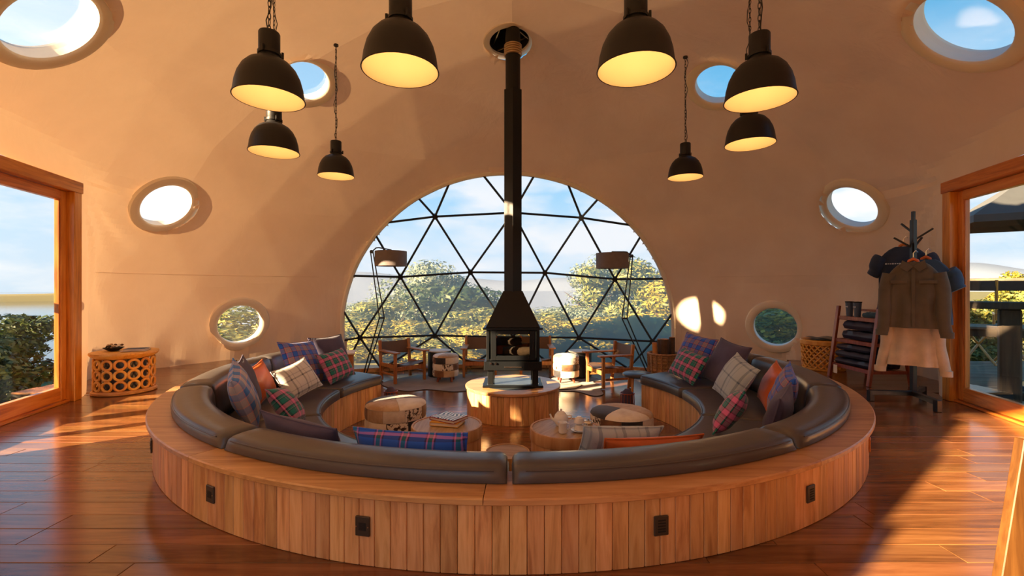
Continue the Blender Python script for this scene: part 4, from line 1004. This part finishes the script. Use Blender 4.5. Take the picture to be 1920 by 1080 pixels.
for k in range(14):
    a = random.uniform(0, 6.28); r = random.uniform(0, .085); MB().lathe([(.0005, -.012), (.014, -.004), (.018, .006), (.008, .014), (.0005, .016)], 8).build('flower', M[random.choice(['hide_brown', 'hide_tan', 'embers', 'hide_white'])], o, (r * math.cos(a), r * math.sin(a), .035 + random.uniform(0, .025)), (random.uniform(-.6, .6), random.uniform(-.6, .6), 0))
for k, (m, w, dz, dx, lab) in enumerate([('hide_tan', .24, 0, .11, 'pale tan magazine on the carved ring stool'), ('navy', .2, .013, .12, 'dark blue magazine on top of the pale one')]):
    o = thing('magazine', lab, 'magazine', CS + Vector((dx, .02, .4712 + dz)), .4, 'magazines on the carved stool')
    MB().box((0, 0, .006), (w, w * .72, .009)).build('pages', M['paper'], o, smooth=0); MB().box((0, 0, .0115), (w + .004, w * .72 + .004, .002)).box((0, 0, .0005), (w + .004, w * .72 + .004, .001)).build('cover', M[m], o, smooth=0)
p = onz(1532, 690, 0); LS = Vector((4.62, 6.72, 0))
t = thing('lattice_stool', 'round yellow stool with carved lattice sides by the right wall', 'stool', LS)
MB().lathe([(.0005, 0), (.26, 0), (.27, .01), (.27, .035), (.0005, .035)], 40).build('base', M['yellowwood'], t)
MB().lathe([(.0005, .36), (.28, .36), (.30, .375), (.302, .425), (.29, .44), (.27, .43), (.0005, .42)], 40).build('top', M['yellowwood'], t)
for sg in (-1, 1):
    for i in range(22):
        a0 = 2 * PI * i / 22; pts = []
        for q in np.linspace(0, 1, 12):
            a = a0 + sg * q * 1.15; r = .262 + .018 * q + .006 * math.sin(q * 20 + sg * PI / 2); pts.append((r * math.cos(a), r * math.sin(a), .03 + q * .34))
        MB().tube(pts, .0125, 6).build('lattice_strip', M['yellowwood'], t)
o = thing('folded_cloth', 'flat grey-olive cloth lying on the lattice stool', 'cloth', LS + Vector((0, 0, .4395)))
MB().grid(lambda i, j: ((i - .5) * .40 * (1 - .1 * j), (j - .5) * .3, .026 + .010 * math.sin(9 * i) * math.cos(7 * j)), 14, 10).grid(lambda i, j: ((i - .5) * .40 * (1 - .1 * j), (j - .5) * .3, .006 + .004 * math.sin(9 * i) * math.cos(7 * j)), 14, 10).build('cloth', M['olive'], o)

# ------------------------------------------------------------------ ladder shelf with folded clothes
SH = Vector((4.33, 5.845, 0)); SHW = .68
def shelf():
    t = thing('ladder_shelf', 'red-brown ladder shelf of folded clothes by the right wall', 'shelf', SH); m = M['redwood']
    for s in (-1, 1):
        MB().bar((0, s * SHW / 2, 0), (.13, s * SHW / 2, .96), .035, .05, .004, (0, 1, 0)).build('front_leg', m, t, smooth=0)
        MB().bar((.52, s * SHW / 2, 0), (.37, s * SHW / 2, .90), .035, .05, .004, (0, 1, 0)).build('back_leg', m, t, smooth=0)
        for z in (.17, .50, .80): MB().bar((.02 + z * .135, s * SHW / 2, z), (.50 - z * .165, s * SHW / 2, z), .02, .04, .003).build('side_rail', m, t, smooth=0)
    for z in (.17, .50, .80):
        x0, x1 = .0 + z * .135, .50 - z * .17
        MB().box((x0 + .01, 0, z), (.022, SHW - .04, .05), None, .004).build('front_rail', m, t, smooth=0); MB().box(((x0 + x1) / 2 + .01, 0, z + .005), (x1 - x0, SHW - .05, .018), None, .003).build('shelf_board', m, t, smooth=0)
    MB().box((.365, 0, .905), (.025, SHW - .05, .03), None, .004).build('top_rail', m, t, smooth=0)
shelf()
def folded(loc, w, d, h, m, lab, seed, name='folded_jacket', cat='jacket', grp='folded clothes on the ladder shelf'):
    r = np.random.default_rng(seed); ph = r.uniform(0, 6.28, 6); b = MB()
    def side(s):
        def fn(i, j):
            u, v = 2 * i - 1, 2 * j - 1; e = max(0., (1 - abs(u) ** 12) * (1 - abs(v) ** 8)) ** .3
            puff = 1 + .16 * math.sin(8 * u + ph[0]) * math.sin(3 * v + ph[1]) + .12 * math.sin(14 * v + ph[2] + u)
            zz = (h / 2 + .5 * h * e * (puff - .02 if s > 0 else 1) * s)
            return (v * d / 2 * (1 + .03 * math.sin(5 * u + ph[3])), u * w / 2 * (1 + .02 * math.sin(7 * v + ph[4])), zz)
        return fn
    b.grid(side(1), 26, 16); b.grid(side(-1), 26, 16)
    o = b.build(name, M[m], None, loc, (0, 0, r.uniform(-.06, .06)), smooth=80); tag(o, lab, cat, grp)
for k, (z, x, h, m, w, lab) in enumerate([(.522, .24, .112, 'puffer', .58, 'folded navy padded jacket, lower one on the middle shelf'), (.652, .24, .112, 'puffer', .56, 'folded navy padded jacket, upper one on the middle shelf'),
        (.192, .16, .082, 'puffer', .60, 'folded navy padded jacket at the bottom of the lowest shelf'), (.288, .16, .082, 'puffer', .60, 'folded navy padded jacket second up on the lowest shelf'), (.384, .17, .074, 'puffer', .56, 'folded navy padded jacket topmost on the lowest shelf')]):
    folded(SH + Vector((x, 0, z)), w, .25 if z < .5 else .25, h, m, lab, 30 + k)
folded(SH + Vector((.235, -.16, .8185)), .27, .17, .07, 'teal', 'folded teal shirt beside the mugs on the top shelf', 40, 'folded_shirt', 'shirt')
folded(SH + Vector((.38, -.06, .192)), .46, .13, .13, 'puffer', 'folded navy garment at the back of the lowest shelf, below the hanging shirts', 41, 'folded_garment', 'clothing')
for y, lab in ((.20, 'left blue-grey travel mug on the ladder shelf'), (.06, 'right blue-grey travel mug on the ladder shelf')):
    t = thing('travel_mug', lab, 'mug', SH + Vector((.185, y + .02, .8165)), 0, 'travel mugs')
    MB().lathe([(.0005, 0), (.034, 0), (.047, .19), (.0005, .19)], 28).build('body', M['mug'], t); MB().lathe([(.0005, .19), (.05, .19), (.05, .205), (.0005, .207)], 28).build('lid', M['dark'], t)
    for i in range(4): MB().box((-.0425, -.018 + i * .012, .135), (.004, .008, .012 if i else .02), None, .001).build('lettering', M['print'], t, smooth=0)
t = thing('price_tag', 'small white card tag hanging from the lowest shelf', 'tag', SH + Vector((-.005, .22, .06)))
MB().box((0, 0, .06), (.002, .07, .11)).build('card', M['paper'], t, smooth=0); MB().tube([(0, 0, .115), (.003, 0, .15), (.012, 0, .19)], .0015, 5).build('string', M['oldwood'], t)

# ------------------------------------------------------------------ coat rack and shirts
CR = Vector((4.24, 4.79, 0))
def rack():
    t = thing('coat_rack', 'black steel coat rack holding the shirts, beside the right door', 'coat rack', CR); m = M['frameblack']
    MB().box((0, 0, .99), (.045, .045, 1.86), None, .004).build('pole', m, t, smooth=0); MB().box((0, 0, 1.95), (.03, .03, .12), None, .004).build('finial', m, t, smooth=0)
    for e in ((-.42, .04), (-.12, -.40), (.30, .22)):
        MB().bar((0, 0, .09), (e[0], e[1], .09), .05, .05, .004).build('foot_arm', m, t, smooth=0); MB().box((e[0], e[1], .058), (.05, .05, .115), None, .004).build('foot', m, t, smooth=0)
    for z, a in ((1.62, 2.6), (1.70, -.5), (1.55, -2.3), (1.62, .4), (1.78, 1.5)):
        d = Vector((math.cos(a), math.sin(a), 0)); MB().bar(Vector((0, 0, z)), d * .16 + Vector((0, 0, z + .12)), .018, .018, .003).build('hook', m, t, smooth=0)
rack()
def garment(name, cat, lab, loc, yaw, W, L, m, sleeve, collar, grp, seed, hang=True, flare=1.0):
    """local x across the shoulders, -y the front, origin at the neck; sleeve: length of the arms"""
    r = np.random.default_rng(seed); ph = r.uniform(0, 6.28, 8); t = thing(name, lab, cat, loc, yaw, grp)
    def hw(s):                                   # half width down the body: neck, shoulder slope, chest, hem
        if s < .10: return .075 + (W / 2 - .075) * (s / .10) ** .8
        return W / 2 * (1 - .06 * math.sin((s - .1) / .9 * PI)) * (1 + (flare - 1) * (s - .1))
    def body(i, j):
        a = 2 * PI * i; s = j; w = hw(s); dp = .036 + .018 * min(1, s / .2); ca, sa = math.cos(a), math.sin(a)
        x = w * (abs(ca) ** .8) * (1 if ca > 0 else -1); y = dp * (abs(sa) ** .8) * (1 if sa > 0 else -1)
        f = .012 * s * math.sin(9 * a + ph[0]) + .010 * math.sin(5 * a + 5 * s + ph[1]) * s + .006 * math.sin(14 * s + 3 * a + ph[2])
        z = -.10 * (abs(x) / (W / 2)) * min(1, s / .10) * (1 if s < .10 else 1) * (.9 if s <= .1 else .9 * max(0, 1 - (s - .1) * 3)) - L * s
        return (x * (1 + f * .4), y + f * (1 if y > 0 else -1) * 1.2, z)
    MB().grid(body, 56, 40, True).build('body', M[m], t, smooth=80)
    for sg in (-1, 1):
        sh = Vector((sg * (W / 2 - .03), 0, -.115)); n = 12; pts = []; rs = []
        for k in range(n):
            q = k / (n - 1); out = .07 * q if sleeve > .4 else .075 * q
            pts.append(sh + Vector((sg * (out + .012 * math.sin(6 * q + ph[3])), -.01 + .02 * math.sin(4 * q + ph[4]), -sleeve * q))); rs.append((.066 - .02 * q if sleeve > .4 else .066 - .004 * q) * (1 + .04 * math.sin(17 * q + ph[5])))
        MB().tube(pts, rs, 16).build('sleeve', M[m], t, smooth=80)
        if sleeve > .4: MB().tube([pts[-1] + Vector((0, 0, .05)), pts[-1] + Vector((0, 0, -.008))], .05, 16).build('cuff', M[m], t)
    if collar:
        for sg in (-1, 1): MB().add([Vector((0, -.046, -.045)), Vector((sg * .085, -.03, .02)), Vector((sg * .10, -.06, -.055)), Vector((sg * .045, -.07, -.10))] + [Vector((0, -.04, -.045)), Vector((sg * .085, -.022, .02)), Vector((sg * .10, -.052, -.055)), Vector((sg * .045, -.062, -.10))], [(0, 1, 2, 3), (7, 6, 5, 4), (0, 4, 5, 1), (1, 5, 6, 2), (2, 6, 7, 3), (3, 7, 4, 0)]).build('collar', M[m], t, smooth=0)
        MB().box((0, -.064, -L * .55), (.028, .008, L * .86), None, .002).build('placket', M[m], t, smooth=0)
        for sg in (-1, 1):
            MB().box((sg * W * .26, -.062, -.20), (W * .32, .012, .035), RX(.06), .003).build('pocket_flap', M[m], t, smooth=0)
    # hanger: a thing of its own, inside the neck
    h = thing('coat_hanger', 'wooden hanger of the ' + lab.split(',')[0], 'hanger', loc, yaw, 'wooden coat hangers')
    MB().tube([(-W * .20, 0, -.095), (-.042, 0, -.035), (-.03, 0, .012), (0, 0, .03), (.03, 0, .012), (.042, 0, -.035), (W * .20, 0, -.095)], [.008, .012, .016, .02, .016, .012, .008], 10).build('bar', M['hanger'], h)
    MB().tube([(0, 0, .03), (0, 0, .09), (.02, 0, .115), (.035, 0, .095)], .004, 6).build('hook', M['chrome'], h)
    return t
yaw = -math.atan2(4.6, 5.2)
def rk(dx, dd, z):                                # dx to the right and dd towards the camera, seen from the camera
    d = Vector((-4.24, -4.79, 0)).normalized(); r = Vector((-d.y, d.x, 0)); return CR + r * dx + d * dd + Vector((0, 0, z))
garment('long_sleeved_shirt', 'shirt', 'olive-grey buttoned shirt, in front on the coat rack', rk(-.0, .34, 1.46), yaw, .42, .66, 'olive', .62, True, 'shirts on the coat rack', 50)
garment('long_sleeved_shirt', 'shirt', 'beige shirt, hanging lowest behind the olive-grey one', rk(-.01, .15, 1.10), yaw, .41, .70, 'beige', .66, False, 'shirts on the coat rack', 51, flare=1.05)
navy_shirt = garment('t_shirt', 'T-shirt', 'navy T-shirt with small white print, at the back left of the coat rack', rk(-.08, -.27, 1.66), yaw, .46, .70, 'navy', .20, False, 'shirts on the coat rack', 52)
garment('t_shirt', 'T-shirt', 'blue T-shirt, at the back right of the coat rack', rk(.10, -.105, 1.50), yaw, .42, .68, 'bluecloth', .20, False, 'shirts on the coat rack', 53)
for i in range(9): MB().box((-.15 + i * .02, -.066, -.19), (.014, .004, .009 if i % 3 else .014)).build('print_letter', M['print'], navy_shirt, smooth=0)

# ------------------------------------------------------------------ timber stand at the right edge, close to the camera
def stand():
    A = onz(1862, 1080, 0); t = thing('timber_stand', 'leaning timber stand cut off by the right edge of the picture', 'stand', (0, 0, 0))
    top = atd(1908, 826, 1.62); bot = atd(1866, 1080, 1.60); d = (bot - top); k = (top.z) / -d.z; foot = top + d * k
    t.location = (foot.x + .1, foot.y, 0); o = Vector(t.location)
    m = M['standwood']
    MB().bar(foot + Vector((.05, 0, 0)) - o, top + Vector((.05, 0, 0)) - o, .09, .035, .003, (0, 1, 0)).build('front_leg', m, t, smooth=0)
    MB().bar(Vector((foot.x + .62, foot.y + .02, 0)) - o, Vector((top.x + .42, top.y + .02, top.z)) - o, .09, .035, .003, (0, 1, 0)).build('front_leg', m, t, smooth=0)
    MB().bar(Vector((foot.x + .62, foot.y + .45, 0)) - o, Vector((top.x + .30, top.y + .06, top.z)) - o, .06, .035, .003, (0, 1, 0)).build('back_leg', m, t, smooth=0)
    for z in (.08, .40): MB().box((foot.x + .34 - o.x - .0, foot.y + .02 - o.y, z), (.56 - z * .2, .03, .08), None, .003).build('cross_rail', M['doorwood_h'], t, smooth=0)
    MB().box((top.x + .235 - o.x, top.y + .02 - o.y, top.z - .03), (.40, .04, .06), None, .003).build('top_rail', M['doorwood_h'], t, smooth=0)
stand()

# ------------------------------------------------------------------ outside: ground, lake, hills, trees, deck furniture
def terrain():
    b = MB(); rs = [3.0, 7.5, 9, 11, 14, 19, 28, 45, 80, 160, 400, 900]; n = 96
    def h(r, a):
        x, y = r * math.cos(a), r * math.sin(a)
        side = .5 - .5 * math.cos(a)                       # 1 on the lake side (left), 0 on the right
        z = -.62 if r < 9 else -.62 - (r - 9) * (.16 + .02 * side)
        return max(z, -7.5 if side > .45 else -4.0) + (.25 * math.sin(a * 7 + r) if r > 10 else 0)
    for r in rs:
        for k in range(n):
            a = 2 * PI * k / n; b.v.append((r * math.cos(a), 4.5 + r * math.sin(a), h(r, a) if r > 8 else -.62))
    for i in range(len(rs) - 1):
        for k in range(n): k2 = (k + 1) % n; b.f.append((i * n + k, i * n + k2, (i + 1) * n + k2, (i + 1) * n + k))
    tag(b.build('ground', M['grass'], smooth=60), 'dry grassy ground sloping away around the tent', 'ground', kind='structure')
    w = MB().add([(-1500, -900, -6.6), (-42, -900, -6.6), (-42, 300, -6.6), (-400, 900, -6.6), (-1500, 900, -6.6)], [(0, 1, 2, 3, 4)]).build('lake', M['water'], smooth=0)
    tag(w, 'pale blue lake seen through the left door', 'lake', kind='structure')
    def ridge(name, lab, r, a0, a1, z0, zf, m, nn=120, depth=40):
        b = MB()
        for i in range(nn + 1):
            a = a0 + (a1 - a0) * i / nn; z = zf(a, i)
            for rr, zz in ((r - depth, z0), (r - depth * .4, z0 + (z - z0) * .7), (r, z), (r + depth, z0)): b.v.append((rr * math.cos(a), rr * math.sin(a), zz))
        for i in range(nn):
            for k in range(3): b.f.append((i * 4 + k, i * 4 + k + 1, i * 4 + 5 + k, i * 4 + 4 + k))
        tag(b.build(name, m, smooth=70), lab, 'hills', kind='structure')
    ridge('far_shore', 'low brown far shore of the lake', 400, deg(115), deg(215), -6.8, lambda a, i: -2.3 + .7 * math.sin(a * 9) + .4 * math.sin(a * 23), M['shore'], 120, 14)
    ridge('haze_tinted_valley', 'valley coloured blue-grey for haze beyond the bushes, behind the stove hood', 420, deg(62), deg(112), -3.7, lambda a, i: -1.6 + 1.6 * math.sin(a * 11) + .8 * math.sin(a * 29), M['farland_haze'], 120, 330)  # the mist here is only the blue-grey surface colour
    ridge('distant_hills', 'long flat hills coloured blue-grey for haze on the horizon beyond the deck', 2600, deg(20), deg(112), -60, lambda a, i: 70 + 55 * math.exp(-((a - deg(44.5)) / .06) ** 2) + 22 * math.sin(a * 7) + 6 * math.sin(a * 31), M['farland_haze'], 160, 500)
terrain()
def crown_mesh(name, seed, n_leaf, n_blob, m, size, airy=.3, shrub=True):
    r = np.random.default_rng(seed); b = MB(); bl = []
    for i in range(n_blob):
        a = r.uniform(0, 2 * PI); q = math.sqrt(r.uniform(0, 1)) * .34; z = r.uniform(.16 if shrub else .42, .86); w = .5 - .28 * abs(z - .45)
        bl.append((q * math.cos(a) * w * 2.2, q * math.sin(a) * w * 2.2, z, r.uniform(.10, .19)))
    bl += [(0, 0, .5, .2), (0, 0, .88, .12)]
    V = []; F = []
    for i in range(n_leaf):
        x, y, z, q = bl[r.integers(len(bl))]; d = r.normal(size=3); d /= np.linalg.norm(d); p = np.array((x, y, z)) + d * q * (1 - airy * r.random() ** 2)
        u = r.normal(size=3); u -= d * u.dot(d) * .6; u /= np.linalg.norm(u); w = np.cross(d, u); w /= np.linalg.norm(w) + 1e-9; s = size * r.uniform(.6, 1.3)
        k = len(V); V += [tuple(p - u * s), tuple(p + w * s * .45), tuple(p + u * s), tuple(p - w * s * .45)]; F.append((k, k + 1, k + 2, k + 3))
    b.v, b.f = V, F
    me = bpy.data.meshes.new(name); me.from_pydata(V, [], F); me.materials.append(M[m]); me.update(); return me
def trunk_mesh(seed, m):
    r = np.random.default_rng(seed); b = MB(); b.tube([(0, 0, 0), (.012, .01, .2), (-.01, 0, .45), (.01, .01, .75)], [.022, .017, .012, .004], 7)
    for i in range(9):
        a = r.uniform(0, 6.28); z = r.uniform(.15, .55); l = r.uniform(.2, .36); e = Vector((math.cos(a) * l * .8, math.sin(a) * l * .8, z + l * .8)); b.tube([(0, 0, z), (e * .5 + Vector((0, 0, z * .55))), e], [.009, .006, .002], 5)
    return b.mesh('trunk', m)
CR_ = {k: [crown_mesh('foliage', 60 + i + 10 * j, n, 16, mt, sz, ai, sh) for i in range(2)] for j, (k, n, mt, sz, ai, sh) in enumerate([('dark', 5200, 'leaf_dark', .032, .35, True), ('mid', 7000, 'leaf_mid', .022, .35, True), ('yel', 6500, 'leaf_yel', .022, .4, True), ('blue', 5200, 'leaf_blue', .020, .45, False)])}
TRK = [trunk_mesh(80 + i, M['bark']) for i in range(2)]
nt_ = 0
def tree(loc, h, w, kind, lab, name='bush_tree', cat='tree', grp='trees beyond the arched window'):
    global nt_; nt_ += 1
    t = thing(name, lab, cat, loc, nt_ * 1.9, grp)
    put('foliage', CR_[kind][nt_ % 2], t, (0, 0, 0), None, (w, w, h)); put('trunk', TRK[nt_ % 2], t, (0, 0, 0), None, (w * .8, w * .8, h))
def gz(x, y):
    r = math.hypot(x, y - 4.5); return -.62 if r < 9 else max(-.62 - (r - 9) * .17, -4.0)
KL = {'mid': 'olive green bushy tree', 'yel': 'yellow-green leafy bush', 'blue': 'pale grey-green airy tree', 'dark': 'dark green dense tree'}
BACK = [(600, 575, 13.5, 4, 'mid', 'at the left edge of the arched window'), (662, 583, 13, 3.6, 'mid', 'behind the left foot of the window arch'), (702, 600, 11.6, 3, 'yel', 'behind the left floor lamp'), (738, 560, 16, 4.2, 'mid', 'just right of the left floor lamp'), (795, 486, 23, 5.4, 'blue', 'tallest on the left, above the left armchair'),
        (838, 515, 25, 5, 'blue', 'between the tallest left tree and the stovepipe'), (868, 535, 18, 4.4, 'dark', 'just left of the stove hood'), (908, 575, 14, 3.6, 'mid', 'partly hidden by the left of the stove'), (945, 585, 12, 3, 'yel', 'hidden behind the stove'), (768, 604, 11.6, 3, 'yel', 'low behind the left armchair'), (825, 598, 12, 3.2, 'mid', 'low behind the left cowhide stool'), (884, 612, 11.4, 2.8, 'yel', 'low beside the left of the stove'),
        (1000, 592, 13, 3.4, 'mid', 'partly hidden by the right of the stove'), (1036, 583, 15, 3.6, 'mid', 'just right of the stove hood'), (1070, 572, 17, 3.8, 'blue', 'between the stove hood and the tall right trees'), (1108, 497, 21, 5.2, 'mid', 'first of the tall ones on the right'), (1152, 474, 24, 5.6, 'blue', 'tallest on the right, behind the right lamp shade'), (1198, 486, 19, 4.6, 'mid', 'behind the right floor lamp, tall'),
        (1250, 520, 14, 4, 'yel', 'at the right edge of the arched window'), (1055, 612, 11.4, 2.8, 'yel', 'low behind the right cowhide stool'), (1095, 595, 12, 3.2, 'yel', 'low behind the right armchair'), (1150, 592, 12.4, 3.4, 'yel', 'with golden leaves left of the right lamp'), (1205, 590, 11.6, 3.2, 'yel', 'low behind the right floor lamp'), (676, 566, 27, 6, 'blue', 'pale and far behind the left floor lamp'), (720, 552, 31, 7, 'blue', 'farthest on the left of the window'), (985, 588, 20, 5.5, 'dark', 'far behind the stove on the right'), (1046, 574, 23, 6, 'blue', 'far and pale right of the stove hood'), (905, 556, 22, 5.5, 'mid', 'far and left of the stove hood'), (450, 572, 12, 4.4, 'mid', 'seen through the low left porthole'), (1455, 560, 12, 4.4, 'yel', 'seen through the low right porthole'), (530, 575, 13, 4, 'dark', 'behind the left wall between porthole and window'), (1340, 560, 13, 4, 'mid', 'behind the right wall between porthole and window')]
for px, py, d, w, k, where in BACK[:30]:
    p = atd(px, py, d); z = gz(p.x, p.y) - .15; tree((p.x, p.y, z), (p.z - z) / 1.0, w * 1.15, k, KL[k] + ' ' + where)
for i, (x, y, top, w, k, lab) in enumerate([(-8.35, 7.7, .72, 1.9, 'dark', 'dark glossy shrub outside the left door, farthest from the camera'), (-8.0, 6.8, .80, 1.9, 'dark', 'dark glossy shrub in the middle of the view through the left door'), (-7.7, 5.9, .70, 1.9, 'dark', 'dark glossy shrub nearest in the view through the left door'), (-7.4, 4.8, .9, 1.9, 'dark', 'dark glossy shrub just outside the left edge of the picture')]):
    tree((x, y, -.62), (top + .62) / .98, w, k, lab, 'shrub', 'shrub', 'shrubs outside the left door')

t = thing('outdoor_rail', 'short dark rail end outside the left door', 'railing', (-5.3, 4.55, -.62), 0)
MB().box((0, -1.0, 1.83), (.10, 2.2, .07), None, .01).build('rail', M['darkwood'], t, smooth=0)
for y in (-.6, -1.9): MB().box((0, y, .9), (.10, .10, 1.79), None, .01).build('post', M['darkwood'], t, smooth=0)
def deck():
    # bar table with thick posts, a lower plank table, canvas chairs, rail and parasol beyond the right door
    o = Vector((6.55, 5.0, -.30)); t = thing('deck', 'grey weathered deck outside the right door', 'deck', (0, 0, 0), kind='structure')
    for i in range(24): MB().box((8.3, 2.6 + i * .29, -.345), (6.6, .28, .05), None, .004).build('deck_board', M['oldwood'], t, smooth=0)
    g = deg(45)
    p = atd(1893, 566, 5.9); t = thing('bar_table', 'dark timber bar table with a thick mossy post outside the right door', 'table', (p.x, p.y, -.32), -deg(40)); m = M['darkwood']; H = p.z + .32
    MB().box((0, .0, H - .045), (2.6, .5, .09), None, .01).build('top', m, t, smooth=0)
    for x in (0.0, 1.1, -1.1): MB().box((x, 0, (H - .09) / 2), (.20, .20, H - .09), None, .02).build('post', m, t, smooth=0)
    MB().box((0, .0, .12), (2.2, .08, .10), None, .01).build('foot_rail', m, t, smooth=0)
    p = atd(1865, 612, 7.6); t = thing('plank_table', 'long grey plank table behind the bar table on the deck', 'table', (p.x + .2, p.y, -.32), -deg(40)); H = p.z + .32
    for i in range(5): MB().box((0, -.36 + i * .18, H - .02), (3.0, .17, .04), None, .005).build('plank', M['oldwood'], t, smooth=0)
    MB().box((0, -.36, H - .10), (2.8, .04, .12), None, .005).build('apron', m, t, smooth=0)
    for sx in (-1, 1):
        for sy in (-1, 1): MB().box((sx * 1.3, sy * .34, (H - .04) / 2), (.10, .10, H - .04), None, .01).build('leg', m, t, smooth=0)
    for k, (px, lab) in enumerate([(1836, 'left tall folding chair with a brown canvas back beyond the plank table'), (1900, 'right tall folding chair with a brown canvas back beyond the plank table')]):
        p = atd(px, 531, 9.0); t = thing('folding_chair', lab, 'chair', (p.x, p.y, -.32), -deg(42), 'folding chairs on the deck'); H = p.z + .32; w = .235
        for s in (-1, 1):
            MB().tube([(s * w, .05, H * .55), (s * w, -.04, H + .06)], .022, 8).build('back_post', M['doorwood'], t); MB().bar((s * w, 0, H * .62), (s * w, .42, H * .62), .05, .03, .004).build('armrest', M['doorwood'], t, smooth=0)
            MB().tube([(s * w, -.03, 0), (-s * w, .40, H * .48)], .02, 8).build('leg', M['doorwood'], t); MB().tube([(s * w, .42, 0), (-s * w, -.03, H * .48)], .02, 8).build('leg', M['doorwood'], t); MB().tube([(s * w, .40, H * .47), (s * w, .40, H * .62)], .02, 8).build('arm_post', M['doorwood'], t)
        MB().box((0, -.03, H - .05), (2 * w, .025, .20), None, .01).build('back_canvas', M['brownsling'], t); MB().box((0, .19, H * .48), (2 * w, .40, .02), None, .008).build('seat_canvas', M['brownsling'], t)
    p = atd(1860, 527, 11.0); t = thing('deck_rail', 'pale log rail along the far side of the deck', 'railing', (p.x, p.y, -.62), -deg(42))
    MB().tube([(-3, 0, p.z + .62), (0, 0, p.z + .63), (3, 0, p.z + .62)], .06, 10).build('rail', M['oldwood'], t)
    for x in (-2.4, -.8, .8, 2.4): MB().tube([(x, 0, 0), (x, 0, p.z + .60)], .055, 10).build('post', M['oldwood'], t)
    tip = atd(1826, 403, 6.4); c = tip + Vector((1.28, .30, 0)); t = thing('parasol', 'dark square parasol over the deck outside the right door', 'parasol', (c.x, c.y, -.32)); H = c.z + .32
    cs = []
    for k in range(4):
        a = math.atan2(tip.y - c.y, tip.x - c.x) + k * PI / 2; cs.append(Vector((1.32 * math.cos(a), 1.32 * math.sin(a), H)))
    ap = Vector((0, 0, H + .75)); b = MB(); b.v = [tuple(x) for x in cs] + [tuple(ap)] + [tuple(x - Vector((0, 0, .10))) for x in cs]; b.f = [(k, (k + 1) % 4, 4) for k in range(4)] + [(k, 5 + k, 5 + (k + 1) % 4, (k + 1) % 4) for k in range(4)]
    cn = b.build('canopy', M['umbrella'], t, smooth=0); md = cn.modifiers.new('thickness', 'SOLIDIFY'); md.thickness = .012
    MB().tube([(0, 0, 0), (0, 0, H + .72)], .03, 12).build('pole', M['doorwood'], t); MB().box((0, 0, .04), (.6, .6, .08), None, .01).build('base', M['slate'], t)
    for x in cs: MB().tube([x * .98 + Vector((0, 0, .0)), ap - Vector((0, 0, .04))], .014, 6).build('rib', M['doorwood'], t)
deck()
for i, (px, py, d, w, k, lab) in enumerate([(1898, 508, 13.5, 2.6, 'yel', 'yellow-flowering bush beyond the deck rail'), (1842, 560, 12.5, 2.6, 'mid', 'green bush low behind the deck chairs'), (1960, 520, 12.5, 3, 'mid', 'green bush at the right end of the deck rail')]):
    p = atd(px, py, d); tree((p.x, p.y, -1.3), p.z + 1.3, w, k, lab, 'bush', 'bush', 'bushes beyond the deck')
